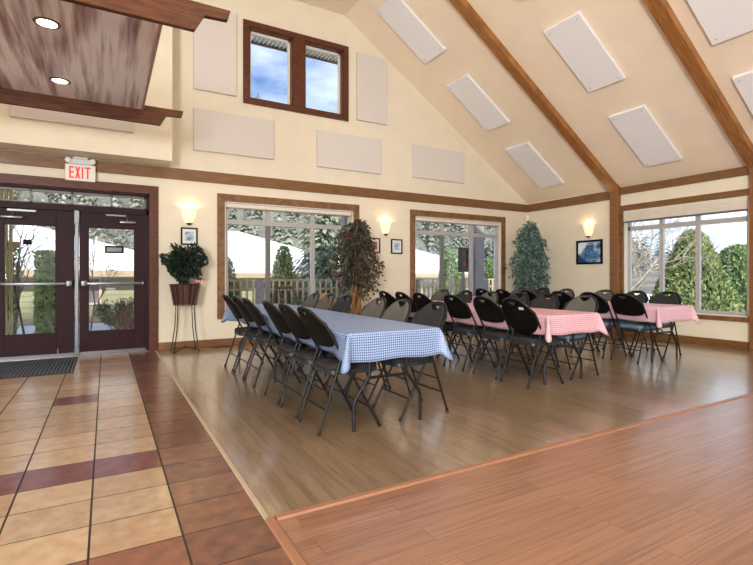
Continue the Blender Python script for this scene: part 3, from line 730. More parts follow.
for k in range(12):
    a = 2*PI*(k+0.5)/12
    MB().tube([(math.cos(a)*0.166, math.sin(a)*0.166, 0.715), (math.cos(a)*0.22, math.sin(a)*0.22, 1.02)], 0.004, 5).build('upright_bar', M_IRON, ps)
pp = empty('potted_plant', (1.047, 7.73, 0.725), label='dark bushy plant in a ribbed brown pot on the iron stand', cat='plant')
m = MB(); n = 48; rings = []
for rr, z in ((0.145, 0.0), (0.165, 0.1), (0.198, 0.27), (0.206, 0.30), (0.19, 0.30), (0.185, 0.27)):
    rings.append([m.bm.verts.new(((rr+(0.011 if k % 4 < 2 and z < 0.28 else 0))*math.cos(2*PI*k/n), (rr+(0.011 if k % 4 < 2 and z < 0.28 else 0))*math.sin(2*PI*k/n), z)) for k in range(n)])
for A, B in zip(rings, rings[1:]):
    for k in range(n): m.face([A[k], A[(k+1) % n], B[(k+1) % n], B[k]])
m.face(rings[0][::-1]); m.face(rings[-1]); m.build('pot', M_POT, pp)
rnd = random.Random(11); m = MB()
for k in range(3000):
    d = rdir(rnd); p = V(-0.02, 0, 0.615)+Vector((d.x*0.335, d.y*0.28, d.z*0.31))*(rnd.random()**0.4)*(0.85+0.2*math.sin(7*d.x+5*d.z))
    if p.y > 0.26: continue
    dd = (d+rdir(rnd)*0.8+V(0, 0, -0.25)); m.leafq(p, dd, rdir(rnd), rnd.uniform(0.04, 0.065), rnd.uniform(0.028, 0.042))
m.build('foliage', L_DARK, pp)
m = MB()
for k in range(9):
    a = 2*PI*k/9; m.tube([(0.03*math.cos(a), 0.03*math.sin(a), 0.28), (0.08*math.cos(a), 0.08*math.sin(a), 0.45), (0.16*math.cos(a), 0.16*math.sin(a), 0.62)], 0.006, 5)
m.build('stem', M_BARK, pp)
rt = MB(); rt.rbox(-0.05, 0.05, -0.006, 0.006, 0, 0.03, 0.003); ro = rt.build('plant_tag', mat('red_tag', rgb(190, 40, 40), 0.5, var=0.02), pp); ro.location = (0.15, -0.15, 0.305)

def floor_tree(name, loc, label, h, cr_z, rad, leafm, leafm2, n, droop, lsz, trunk_m, seed, wine=0):
    r = empty(name, loc, label=label, cat='plant'); rnd = random.Random(seed)
    m = MB(); m.lathe([(0.13, 0.0), (0.16, 0.15), (0.175, 0.28), (0.16, 0.30), (0.15, 0.26)], 24); m.build('basket_pot', mat('wicker_basket', rgb(140, 104, 66), 0.7, col2=rgb(96, 68, 42), scale=40, bump=0.4), r)
    tips = []
    for k in range(4):
        a = 2*PI*k/4+0.4; m = MB(); pts = []
        for i in range(9):
            t = i/8; tw = a+t*3.5; rr = 0.045+0.03*math.sin(t*PI)
            pts.append((rr*math.cos(tw), rr*math.sin(tw), 0.2+t*(cr_z-0.1)))
        m.tube(pts, [0.034-0.012*i/8 for i in range(9)], 7); m.build('trunk', trunk_m, r, smooth=True)
    m = MB(); ml = MB(); mw = MB()
    nb = 64
    for k in range(nb):
        t = (k+0.5)/nb; z0 = cr_z*0.72+(h-cr_z*0.72)*t*0.92; a = k*2.4
        prof = math.sin(PI*min(1, max(0.12, 0.24+t*0.68)))**0.45
        L_ = rad*prof*rnd.uniform(0.5, 1.12); pts = []
        for i in range(6):
            s_ = i/5; x_ = L_*s_; pts.append(V(x_*math.cos(a), min(x_*math.sin(a), 0.42), z0+0.22*s_*(1-s_)*2*rad/0.45-droop*s_*s_*(0.6+0.6*rnd.random())))
        m.tube(pts, [0.006, 0.005, 0.004, 0.004, 0.003, 0.002], 4)
        for j in range(n//nb):
            s_ = rnd.random()**0.7; i = min(4, int(s_*5)); p = pts[i].lerp(pts[i+1], s_*5-i)
            p = p+rdir(rnd)*0.05
            d = rdir(rnd)+V(0, 0, -0.9 if droop > 0.15 else -0.5)
            (mw if rnd.random() < wine else ml).leafq(p, d, rdir(rnd), rnd.uniform(0.7, 1.2)*lsz, lsz*rnd.uniform(0.38, 0.5))
    m.build('branch', trunk_m, r); ml.build('foliage', leafm, r)
    if wine: mw.build('wine_foliage', leafm2, r)
    else: mw.bm.free()
    return r
floor_tree('ficus_tree', (3.83, 7.42, 0), 'tall potted tree with green and wine leaves between the long windows', 2.14, 1.30, 0.50, L_PURP, L_WINE, 3600, 0.20, 0.082, mat('twisted_wood', rgb(176, 132, 84), 0.6, col2=rgb(122, 84, 48), scale=10, stretch=(3, 3, 0.6)), 21, wine=0.16)
floor_tree('weeping_fig', (8.17, 7.42, 0), 'tall drooping blue green plant standing in the far corner', 2.42, 1.15, 0.47, L_BLUE, L_BLUE, 2400, 0.36, 0.11, M_GREYBARK, 33)

# ------------------------------------------------------------ folding tables and cloths
def folding_table(loc, label, grp):
    r = empty('folding_table', loc, label=label, cat='table', group=grp)
    MB().rbox(-0.34, 0.34, -0.91, 0.91, 0.708, 0.742, 0.008).build('tabletop', M_TABLE, r)
    for sy in (-1, 1):
        y = sy*0.79
        for sx_ in (-1, 1):
            MB().tube([(sx_*0.165, y, 0.708), (sx_*0.165, y, 0.42), (sx_*0.175, y, 0.385), (sx_*0.285, y, 0.235), (sx_*0.297, y, 0.20), (sx_*0.297, y, 0.0)], 0.0135, 8).build('leg', M_TUBE, r, smooth=True)
        MB().tube([(-0.175, y, 0.385), (0.175, y, 0.385)], 0.0115, 8).build('crossbar', M_TUBE, r, smooth=True)
        MB().tube([(0, y-sy*0.02, 0.39), (0, y-sy*0.3, 0.70)], 0.007, 6).build('brace', M_TUBE, r, smooth=True)
    return r
def tablecloth(x0, x1, y0, y1, zt, drop, label, m_, seed, inset):
    rnd = random.Random(seed); m = MB(); bm = m.bm; uvl = bm.loops.layers.uv.new('UVMap'); UV = {}
    cx_, cy_ = (x0+x1)/2, (y0+y1)/2
    def vert(p, uv):
        v = bm.verts.new((p[0]-cx_, p[1]-cy_, p[2])); UV[v] = uv; return v
    per = []   # (point, outward, drop, flare, corner factor)
    def side(a, b, n_, nrm, fl):
        L_ = (Vector(b)-Vector(a)).length
        k0 = 0.06/L_
        for i in range(n_+1):
            t = k0+(1-2*k0)*i/n_
            per.append((Vector(a).lerp(Vector(b), t), Vector(nrm), 0.0, fl))
    def corner(p, a0):
        for k in range(7):
            a = a0+PI/2*(k/6); cf = math.sin(PI*(k/6))
            per.append((Vector(p), Vector((math.cos(a), math.sin(a))), cf, None))
    ny = int((y1-y0)/0.07); nx = int((x1-x0)/0.07)
    side((x0, y0), (x1, y0), nx, (0, -1), 0.012); corner((x1, y0), -PI/2)
    side((x1, y0), (x1, y1), ny, (1, 0), -0.02); corner((x1, y1), 0)
    side((x1, y1), (x0, y1), nx, (0, 1), 0.012); corner((x0, y1), PI/2)
    side((x0, y1), (x0, y0), ny, (-1, 0), -inset); corner((x0, y0), PI)
    rows = 7; N = len(per); grid = []
    ph = rnd.random()*6
    # top ring
    for j in range(rows+1):
        t = j/rows; ring = []
        for i, (p, nr, cf, fl) in enumerate(per):
            d = drop*t*(1+0.24*cf)
            if fl is None:
                out = 0.012+cf*0.10*t+0.01*(1-cf)*t
            else:
                e_ = min(1.0, max(0.0, (min(abs(p.y-y0), abs(p.y-y1))-0.05)/0.35)) if abs(nr.x) > 0.5 else 1.0
                out = 0.004+fl*t*e_+0.02*(1-e_)*t+0.005*math.sin(p.x*23+p.y*17+ph)*t
            if j == 0: out = 0.0; 
            r_ = 0.010
            z = zt-(0 if j == 0 else d)
            hem = 0.006*math.sin(i*0.9+ph)*t
            ring.append(vert((p.x+nr.x*out, p.y+nr.y*out, z+hem), (p.x+nr.x*d, p.y+nr.y*d)))
        grid.append(ring)
    for j in range(rows):
        for i in range(N):
            k = (i+1) % N
            m.face([grid[j][i], grid[j][k], grid[j+1][k], grid[j+1][i]])
    # the flat top: triangulated polygon of the outline
    seen = []; loop = []
    for v in grid[0]:
        loop.append(v)
    f = m.face(loop)
    for f in bm.faces:
        for lp in f.loops: lp[uvl].uv = UV[lp.vert]
    bmesh.ops.dissolve_degenerate(bm, dist=1e-5, edges=bm.edges[:])
    o = m.build('tablecloth', m_, smooth=False)
    for p in o.data.polygons: p.use_smooth = len(p.vertices) < 8
    o.location = (cx_, cy_, 0)
    tag(o, label, 'tablecloth', 'checked tablecloths')
    md = o.modifiers.new('thickness', 'SOLIDIFY'); md.thickness = 0.0012; md.offset = -1
    return o
G_BLUE = gingham_mat('blue_gingham', rgb(24, 66, 136), rgb(172, 194, 224), 0.0175)
G_PINK = gingham_mat('rose_gingham', rgb(196, 108, 134), rgb(236, 212, 220), 0.020)
G_PINK2 = gingham_mat('pale_rose_gingham', rgb(200, 122, 150), rgb(240, 218, 228), 0.018)
TABLES = [(1.47, 2.26, 2.97, 6.73, 'blue checked', 'the left row', G_BLUE), (3.90, 4.70, 3.32, 7.06, 'rose checked', 'the middle row', G_PINK), (6.16, 6.97, 3.50, 7.22, 'pale rose checked', 'the right row', G_PINK2)]
for i, (x0, x1, y0, y1, cn_, row, gm) in enumerate(TABLES):
    tablecloth(x0, x1, y0, y1, 0.7475, 0.205, '%s tablecloth over the long table in %s' % (cn_, row), gm, 40+i, 0.07)
    xc = (x0+x1)/2+0.02
    for y, e in ((y0+0.03+0.91, 'near'), (y1-0.03-0.91, 'far')):
        folding_table((xc, y, 0), 'folding table with black wishbone legs at the %s end under the %s cloth' % (e, cn_), 'folding tables end to end')

# ------------------------------------------------------------ folding chairs
UPV = Vector((-0.506, 0, 0.862)); FRV = Vector((0.862, 0, 0.506))   # up the back, out of its front
def legx(z): return 0.5-0.587*z
BASE = Vector((legx(0.52), 0, 0.52))
def outline(a_, grow=0.0):
    pass
PROF_D = [(0.0, 0.0), (0.10, 0.0), (0.175, 0.003), (0.204, 0.014), (0.214, 0.035), (0.218, 0.08), (0.215, 0.13), (0.203, 0.185), (0.178, 0.235), (0.14, 0.278), (0.094, 0.308), (0.046, 0.323), (0.0, 0.327)]
PROF_O = [(0.0, 0.0), (0.08, 0.005), (0.14, 0.026), (0.184, 0.065), (0.209, 0.12), (0.216, 0.17), (0.212, 0.22), (0.198, 0.275), (0.172, 0.33), (0.135, 0.375), (0.09, 0.405), (0.045, 0.421), (0.0, 0.426)]
def set_back(oval):
    global BASE, HC, OUT, HOLE, PROF
    PROF = PROF_O if oval else PROF_D
    z0 = 0.535 if oval else 0.622
    BASE = Vector((legx(z0), 0, z0)); HC = PROF[-1][1]-0.047
    OUT = resample([(y, r) for y, r in PROF]+[(-y, r) for y, r in PROF[-2:0:-1]], NB, (0, HC))
    HOLE = resample([(-0.06, HC+0.018), (0.06, HC+0.018), (0.054, HC+0.002), (0.016, HC-0.026), (-0.016, HC-0.026), (-0.054, HC+0.002)], NB, (0, HC))
NB = 44
def resample(pts, n, c):
    out = []
    N = len(pts)
    for k in range(n):
        a = 2*PI*k/n; d = Vector((math.sin(a), -math.cos(a))); best = None
        for i in range(N):
            p, q = Vector(pts[i])-Vector(c), Vector(pts[(i+1) % N])-Vector(c); e = q-p
            den = d.x*e.y-d.y*e.x
            if abs(den) < 1e-9: continue
            t = (p.x*e.y-p.y*e.x)/den; u = (p.x*d.y-p.y*d.x)/den
            if t > 0 and -1e-6 <= u <= 1+1e-6 and (best is None or t > best): best = t
        out.append(Vector(c)+d*best)
    return out
def b3(y, r, off):
    cur = 0.028*(1-(y/0.216)**2)      # the back curves round the sitter
    return BASE+UPV*r+Vector((0, y, 0))+FRV*(off-cur)
def back_shell(t0, t1, grow, shrink, dome):
    m = MB(); R = 7
    def grid(off, dm):
        g = []
        for j in range(R+1):
            s_ = j/R; ring = []
            for k in range(NB):
                h = Vector((0, HC))+(HOLE[k]-Vector((0, HC)))*grow
                p = h.lerp(Vector((0, HC*0.56))+(OUT[k]-Vector((0, HC*0.56)))*shrink, s_)
                e = dm*(1-(2*s_-1)**4)
                ring.append(m.bm.verts.new(b3(p.x, p.y, off+e)))
            g.append(ring)
        return g
    A, B = grid(t0, 0), grid(t1, dome)
    for G in (A, B):
        for j in range(R):
            for k in range(NB): m.face([G[j][k], G[j][(k+1) % NB], G[j+1][(k+1) % NB], G[j+1][k]])
    for j in (0, R):
        for k in range(NB): m.face([A[j][k], A[j][(k+1) % NB], B[j][(k+1) % NB], B[j][k]])
    return m
def make_chair(oval=False):
    set_back(oval)
    r = empty('folding_chair', (0, 0, 0))
    back_shell(-0.012, 0.006, 1.0, 1.0, 0.0).build('backrest', M_PLAST, r, smooth=True)
    back_shell(0.006, 0.014, 1.25, 0.94, 0.012).build('back_cushion', mat('ash_grey_cushion', rgb(92, 90, 85), 0.8, var=0.25, scale=160, bump=0.1, spec=0.25), r, smooth=True)
    # bent tube round the back
    arch = []
    for k in range(NB):
        if OUT[k].y > (0.16 if oval else 0.04): arch.append((k, OUT[k]))
    arch = sorted(arch, key=lambda t: t[0])
    pts = [Vector((legx(0.46), 0.217, 0.46)), Vector((legx(0.52), 0.219, 0.52))]
    pts += [b3(p.x*1.025, 0.2+(p.y-0.2)*1.03, -0.002) if abs(p.x) < 0.2 else b3(math.copysign(0.222, p.x), p.y, 0.0) for k, p in arch]
    pts += [Vector((legx(0.52), -0.219, 0.52)), Vector((legx(0.46), -0.217, 0.46))]
    MB().tube(pts, 0.0105, 8).build('back_frame', M_TUBE, r, smooth=True)
    # seat
    def seat_plan(x0, x1, wr, wf, rad):
        pts = []
        for (cx_, cy_, a0) in ((x1-rad, wf-rad, 0), (x0+rad, wr-rad, PI/2), (x0+rad, -wr+rad, PI), (x1-rad, -wf+rad, 1.5*PI)):
            for k in range(6): pts.append((cx_+rad*math.cos(a0+PI/2*k/5), cy_+rad*math.sin(a0+PI/2*k/5)))
        return pts
    def slab(x0, x1, wr, wf, rad, prof):
        m = MB(); rings = []
        for ins, z in prof:
            rings.append([m.bm.verts.new((q[0], q[1], z)) for q in seat_plan(x0+ins, x1-ins, wr-ins, wf-ins, rad-ins*0.6)])
        for A, B in zip(rings, rings[1:]):
            for k in range(len(A)): m.face([A[k], A[(k+1) % len(A)], B[(k+1) % len(A)], B[k]])
        m.face(rings[0][::-1]); m.face(rings[-1]); return m
    slab(0.10, 0.51, 0.172, 0.196, 0.07, [(0.004, 0.438), (0.0, 0.446), (0.0, 0.464), (0.006, 0.474), (0.02, 0.481), (0.05, 0.485)]).build('seat', M_FABRIC, r, smooth=True)
    slab(0.097, 0.513, 0.176, 0.199, 0.072, [(0.006, 0.408), (0.0, 0.412), (0.0, 0.438)]).build('seat_pan', mat('slate_seat_pan', rgb(34, 43, 52), 0.4, var=0.05, spec=0.5), r, smooth=True)
    for s_ in (-1, 1):
        fl = MB().tube([(legx(0.46), s_*0.217, 0.46), (legx(0.015), s_*0.217, 0.015)], 0.0105, 8).build('leg', M_TUBE, r, smooth=True)
        MB().tube([(legx(0.03), s_*0.217, 0.03), (legx(0.0), s_*0.217, 0.0)], 0.0135, 8).build('foot_cap', M_RUBBER, fl, smooth=True)
        rl = MB().tube([(0.185, s_*0.19, 0.53), (0.0055, s_*0.19, 0.015)], 0.0100, 8).build('leg', M_TUBE, r, smooth=True)
        MB().tube([(0.0107, s_*0.19, 0.03), (0.0, s_*0.19, 0.0)], 0.013, 8).build('foot_cap', M_RUBBER, rl, smooth=True)
        MB().tube([(0.185, s_*0.18, 0.525), (0.195, s_*0.228, 0.525)], 0.008, 6).build('hinge', M_TUBE, r)
    for z in (0.17, 0.285): MB().tube([(0.349*z, -0.19, z), (0.349*z, 0.19, z)], 0.0065, 6).build('stretcher', M_TUBE, r)
    MB().tube([(legx(0.16), -0.217, 0.16), (legx(0.16), 0.217, 0.16)], 0.0065, 6).build('stretcher', M_TUBE, r)
    return r
oval_chair = make_chair(True)
proto = make_chair(); used = [False]
ORD = ['first', 'second', 'third', 'fourth', 'fifth', 'sixth']
def chair(x, y, rz, label, oval=False):
    if oval: o = oval_chair
    elif not used[0]: o = proto; used[0] = True
    else: o = copy_tree(proto)
    o.location = (x, y, 0); o.rotation_euler = (0, 0, rz); o.scale = (1, 1, 1.025)
    tag(o, label, 'chair', 'black folding chairs at the long tables')
    return o
ROWS = [
    (1.325, 0, [3.36, 3.83, 4.30, 5.05, 5.52, 5.99], 'left', 'blue checked'),
    (2.51, PI, [3.385, 3.93, 4.40, 5.16, 5.70, 6.19], 'right', 'blue checked'),
    (3.75, 0, [3.625, 4.095, 4.64, 5.35, 5.82, 6.29], 'left', 'middle rose'),
    (4.96, PI, [3.69, 4.24, 4.735, 5.305, 5.87, 6.44], 'right', 'middle rose'),
    (6.01, 0, [3.86, 4.36, 4.88, 5.54, 6.08, 6.59], 'left', 'right rose'),
    (7.23, PI, [3.97, 4.45, 5.0, 5.77, 6.29, 6.83], 'right', 'right rose'),
]
DARK = {('blue checked', 'right', 0), ('blue checked', 'right', 3), ('middle rose', 'right', 1), ('middle rose', 'right', 2), ('middle rose', 'right', 4), ('right rose', 'right', 0), ('right rose', 'right', 1), ('right rose', 'right', 4)}
def repaint(o, part, m_):
    for c in o.children:
        if c.name.split('.')[0] == part:
            c.material_slots[0].link = 'OBJECT'; c.material_slots[0].material = m_
rnd = random.Random(5); CH = {}
for (x, a, ys, side_, tb) in ROWS:
    for i, y in enumerate(ys):
        jr = rnd.uniform(-0.02, 0.02); jx = rnd.uniform(-0.012, 0.004)*(1 if a == 0 else -1)
        lab = 'black folding chair, %s from the near end, %s side of the %s table' % (ORD[i], side_, tb)
        o = CH[(tb, side_, i)] = chair(x+jx, y, a+jr, lab, tb == 'middle rose' and side_ == 'left' and i == 0)
        if tb == 'right rose' or (tb == 'middle rose' and side_ == 'right'):
            repaint(o, 'seat', M_SEATSHEEN)
        if (tb, side_, i) in DARK: repaint(o, 'back_cushion', M_FABRIC)
st = MB(); st.box(-0.035, 0.035, -0.001, 0.001, -0.014, 0.014)
set_back(True)
M_ = Matrix.Translation(b3(-0.10, 0.32, -0.0138)) @ Matrix(((0.0, 0.862, -0.506, 0), (-0.98, 0.0, 0.0, 0), (0.0, 0.506, 0.862, 0), (0, 0, 0, 1)))
b2 = st.bm.copy(); st.bm.free(); st = MB(); st.merge(b2, M_)
so = st.build('sticker', M_STICK, CH[('middle rose', 'left', 0)]); so['label'] = 'small white sticker'
CH[('middle rose', 'left', 0)]['label'] = 'nearest black folding chair, left of the middle rose table, white sticker on its back'

# two wooden chairs beyond the blue table
def bow_chair(loc, rz):
    M_W = mat('dark_bow_wood', rgb(58, 34, 26), 0.4, col2=rgb(40, 23, 18), scale=8, stretch=(2, 2, 8), coat=0.3)
    r = empty('wooden_chair', loc, rz, 'dark brown bow back wooden chair standing before the window', 'chair')
    m = MB(); m.lathe([(0.18, 0.425), (0.215, 0.44), (0.215, 0.455), (0.19, 0.462)], 24, sq=0.97); m.build('seat', M_W, r, smooth=True)
    bow = []
    for k in range(25):
        t = k/24; a = PI*t
        yy = 0.205*math.cos(a)*(1 if abs(math.cos(a)) < 0.93 else 0.97)
        zz = 0.455+0.50*min(1, 1.12*math.sin(a)**0.45)*1.0 if 0 < k < 24 else 0.455
        bow.append((-0.15-0.16*(zz-0.455)/0.5, yy, min(zz, 0.955)))
    MB().tube(bow, 0.021, 8).build('bow', M_W, r, smooth=True)
    for k in range(6):
        y = -0.14+k*0.056
        MB().tube([(-0.15, y, 0.455), (-0.305, y*1.1, 0.94)], 0.0095, 6).build('spindle', M_W, r, smooth=True)
    for sx_ in (-1, 1):
        for sy in (-1, 1): MB().tube([(sx_*0.13, sy*0.13, 0.435), (sx_*0.17, sy*0.165, 0.25), (sx_*0.2, sy*0.19, 0.0)], [0.014, 0.02, 0.012], 8).build('leg', M_W, r, smooth=True)
    MB().tube([(0, -0.17, 0.2), (0, 0.17, 0.2)], 0.01, 6).build('stretcher', M_W, r)
bow_chair((2.58, 7.38, 0), -PI/2-0.1)
def tan_chair(loc, rz):
    M_W = mat('tan_beech_wood', rgb(160, 124, 88), 0.45, col2=rgb(132, 98, 66), scale=7, stretch=(2, 2, 8), coat=0.2)
    r = empty('wooden_chair', loc, rz, 'tan wooden chair with rounded back behind the blue table chairs', 'chair')
    m = MB(); m.rbox(-0.2, 0.2, -0.2, 0.2, 0.42, 0.455, 0.015, 2); m.build('seat', M_W, r, smooth=True)
    pts = [(0.20*math.cos(PI*k/18)*1.0, 0.672+0.20*math.sin(PI*k/18)) for k in range(19)]
    m = MB(); n = len(pts); pr = [(y, z) for y, z in pts]+[(-0.20, 0.55), (0.20, 0.55)]
    m.prism(pr, 'X', -0.225, -0.2); m.build('backrest', M_W, r, bevel=0.005)
    for sx_ in (-1, 1):
        for sy in (-1, 1): MB().tube([(sx_*0.17, sy*0.17, 0.43), (sx_*0.19, sy*0.185, 0.0)], [0.018, 0.013], 8).build('leg', M_W, r, smooth=True)
    m = MB()
    for sy in (-1, 1): m.tube([(-0.19, sy*0.15, 0.43), (-0.212, sy*0.15, 0.6)], 0.012, 8)
    m.build('back_post', M_W, r)
tan_chair((3.05, 6.98, 0), -PI/2-0.35)

# ------------------------------------------------------------ outside: ground, deck, rails
def ground():
    m = MB(); n = 60; x0, x1, y0, y1 = -60, 90, -30, 120; rnd = random.Random(2); g = []
    for i in range(n+1):
        row = []
        for j in range(n+1):
            x = x0+(x1-x0)*i/n; y = y0+(y1-y0)*j/n
            z = -0.62+0.05*math.sin(x*0.7)+0.05*math.sin(y*0.9+x*0.3)
            row.append(m.bm.verts.new((x, y, z)))
        g.append(row)
    for i in range(n):
        for j in range(n): m.face([g[i][j], g[i+1][j], g[i+1][j+1], g[i][j+1]])
    return struct(m.build('ground', M_SNOW, smooth=True), 'snow covered ground outside')
ground()
m = MB()
for k in range(16): m.box(0.9, 13.0, 8.26+k*0.145, 8.26+k*0.145+0.138, -0.09, -0.05)
m.box(0.9, 13.0, 8.26, 10.55, -0.6, -0.09)
struct(m.build('floor_deck', M_DECK))
struct(MB().box(-2.2, 0.9, 8.26, 9.6, -0.6, -0.05).build('floor_doorstep', mat('concrete', rgb(176, 172, 164), 0.8, var=0.08)))
def railing(x0, x1, label):
    y = 10.2; r = empty('deck_railing', ((x0+x1)/2, y, -0.05), label=label, cat='railing', group='deck railings'); h = (x1-x0)/2
    MB().rbox(-h, h, -0.06, 0.06, 1.09, 1.125, 0.006).build('top_rail', M_RAIL, r)
    MB().box(-h, h, -0.018, 0.018, 0.88, 0.93).build('mid_rail', M_RAIL, r)
    MB().box(-h, h, -0.018, 0.018, 0.08, 0.14).build('bottom_rail', M_RAIL, r)
    n = int((x1-x0)/0.135)
    b0 = None
    for k in range(n):
        x = -h+(k+0.5)*(2*h)/n
        if b0 is None: b0 = MB().box(-0.019, 0.019, -0.03, 0.0, 0.0, 1.02).build('baluster', M_RAIL, r); o = b0
        else: o = b0.copy(); C.objects.link(o)
        o.parent = r; o.location = (x, -0.019, 0.07)
PX = [1.25, 2.9, 4.87, 6.95, 9.34, 12.0]
NM = ['leftmost deck railing outside the window near the doors', 'middle deck railing outside the window near the doors', 'deck railing outside the wall between the windows', 'left deck railing outside the far long window', 'right deck railing outside the far long window']
for i in range(5): railing(PX[i]+0.08, PX[i+1]-0.08, NM[i])
for i, x in enumerate(PX):
    o = MB().rbox(-0.08, 0.08, -0.08, 0.08, 0, 1.1, 0.008).build('deck_post', M_PORCH); o.location = (x, 10.2, -0.05)
    tag(o, 'square deck post at the ' + ['left end of the leftmost railing', 'joint of the first two railings outside the near window', 'right edge of the near window view', 'left edge of the far window view', 'right part of the far window view', 'far right end of the railings'][i], 'post', 'deck railing posts')
for i, (x, wd, lb) in enumerate(((4.70, 0.2, 'grey porch column seen at the right edge of the near window'), (8.52, 0.30, 'broad grey porch column seen through the far long window'))):
    r = empty('porch_column', (x, 9.6, -0.05), label=lb, cat='column', group='porch columns')
    MB().rbox(-wd/2, wd/2, -wd/2, wd/2, 0, 4.2, 0.01).build('shaft', M_PORCH, r)
    MB().rbox(-wd/2-0.03, wd/2+0.03, -wd/2-0.03, wd/2+0.03, 0, 0.25, 0.01).build('base', M_PORCH, r)
# hanging bird feeder style dark box seen in the far window
bf = empty('notice_box', (8.2, 9.75, 1.25), label='dark upright notice box with a red mark outside the far window', cat='box')
MB().rbox(-0.13, 0.13, -0.06, 0.06, 0, 0.62, 0.01).build('case', mat('dark_case', rgb(66, 60, 62), 0.5, var=0.05), bf)
MB().rbox(-0.17, 0.17, -0.09, 0.09, 0.62, 0.65, 0.008).build('cap', mat('brown_cap', rgb(90, 60, 52), 0.5, var=0.05), bf)
MB().box(-0.03, 0.03, -0.065, -0.06, 0.15, 0.26).build('red_mark', MATS['red_tag'], bf)
MB().box(-0.03, 0.03, -0.03, 0.03, -1.28, 0.0).build('stake', M_PORCH, bf)

# slatted yellow screen outside the left door
sl = empty('slatted_screen', (-1.57, 9.4, -0.6), label='tall yellow wood slat screen outside the left door', cat='screen')
for k in range(12): MB().box(-0.44+k*0.062, -0.402+k*0.062, -0.04, 0.04, 0, 4.4).build('slat', mat('yellow_pine', rgb(206, 176, 116), 0.6, col2=rgb(170, 138, 84), scale=6, stretch=(4, 4, 0.5)), sl)
for z in (0.3, 2.2, 4.0): MB().box(-0.45, 0.36, 0.04, 0.09, z, z+0.1).build('cross_rail', MATS['yellow_pine'], sl)
br = empty('snow_broom', (-1.08, 9.15, -0.05), label='dark handled snow broom leaning outside the left door', cat='broom')
MB().tube([(-0.02, 0.1, 0.12), (-0.17, 0.12, 1.08)], 0.017, 8).build('handle', M_IRON, br)
MB().rbox(-0.13, 0.1, 0.03, 0.16, 0.0, 0.14, 0.02).build('brush_head', M_IRON, br)

# ------------------------------------------------------------ houses
def house(x0, x1, y0, y1, ze, ridge, rx0, rx1, label, wins):
    r = empty('snowy_house', ((x0+x1)/2, (y0+y1)/2, -0.62), label=label, cat='house', group='snow roofed houses')
    cx_, cy_ = (x0+x1)/2, (y0+y1)/2; hx, hy = (x1-x0)/2, (y1-y0)/2; Z = ze+0.62
    m = MB(); m.box(-hx, hx, -hy, hy, 0, Z)
    k = 0
    while 0.1+k*0.16 < Z: m.box(-hx-0.012, hx+0.012, -hy-0.02, -hy, 0.1+k*0.16, 0.1+k*0.16+0.15); k += 1
    m.build('wall', M_SIDING, r)
    o = 0.5; rz_ = ridge+0.62; ry = 0.0
    m = MB(); A = [(-hx-o, -hy-o), (hx+o, -hy-o), (hx+o, hy+o), (-hx-o, hy+o)]
    bot = [m.bm.verts.new((p[0], p[1], Z-0.02)) for p in A]; up = [m.bm.verts.new((p[0], p[1], Z+0.22)) for p in A]
    R0 = m.bm.verts.new((rx0-cx_, ry, rz_)); R1 = m.bm.verts.new((rx1-cx_, ry, rz_))
    m.face(bot)
    for i in range(4): m.face([bot[i], bot[(i+1) % 4], up[(i+1) % 4], up[i]])
    m.face([up[0], up[1], R1, R0]); m.face([up[1], up[2], R1]); m.face([up[2], up[3], R0, R1]); m.face([up[3], up[0], R0])
    m.build('snow_roof', M_SNOW, r)
    MB().box(-hx-o, hx+o, -hy-o-0.03, -hy-o, Z-0.12, Z+0.06).build('fascia', M_FASCIA, r)
    for (wx, wz0, wz1, ww) in wins:
        m = MB(); f = 0.07; a, b = wx-cx_-ww/2, wx-cx_+ww/2
        for (p, q, z0, z1) in ((a-f, b+f, wz1, wz1+f), (a-f, b+f, wz0-f, wz0), (a-f, a, wz0, wz1), (b, b+f, wz0, wz1)): m.box(p, q, -hy-0.06, -hy, z0, z1)
        fr = m.build('window', mat('rosy_window_trim', rgb(196, 164, 142), 0.6, var=0.03), r)
        MB().box(a, b, -hy-0.03, -hy, wz0, wz1).build('pane', mat('dark_house_glass', rgb(110, 104, 104), 0.1, var=0.2, scale=3), fr)
house(-10, 1.9, 16, 25, 1.25, 3.3, -6, -3.6, 'snow roofed sage sided house seen through the entrance doors', [(-0.45, 1.0, 1.68, 0.55), (-4, 0.6, 1.5, 1.2)])
house(3.0, 9.3, 18, 26, 1.2, 3.2, 3.6, 5.25, 'snow roofed house seen through the near long window', [(5.6, 0.7, 1.5, 1.0)])
house(10.5, 17.5, 19, 27, 1.2, 3.0, 12.6, 14.2, 'snow roofed house seen through the far long window', [(14, 0.7, 1.5, 1.0)])

m = MB(); nb = 40; g = []
for i in range(nb+1):
    row = []
    for j in range(9):
        x = -8.0+11.0*i/nb; v = j/8
        row.append(m.bm.verts.new((x, 13.6+2.4*v, -0.66+0.47*math.sin(v*PI/2)*min(1, (nb-i)/6, i/4)+0.03*math.sin(x*3+v*5))))
    g.append(row)
for i in range(nb):
    for j in range(8): m.face([g[i][j], g[i+1][j], g[i+1][j+1], g[i][j+1]])
struct(m.build('ground_bank', M_SNOW, smooth=True), 'snow banked up against the house seen through the doors')

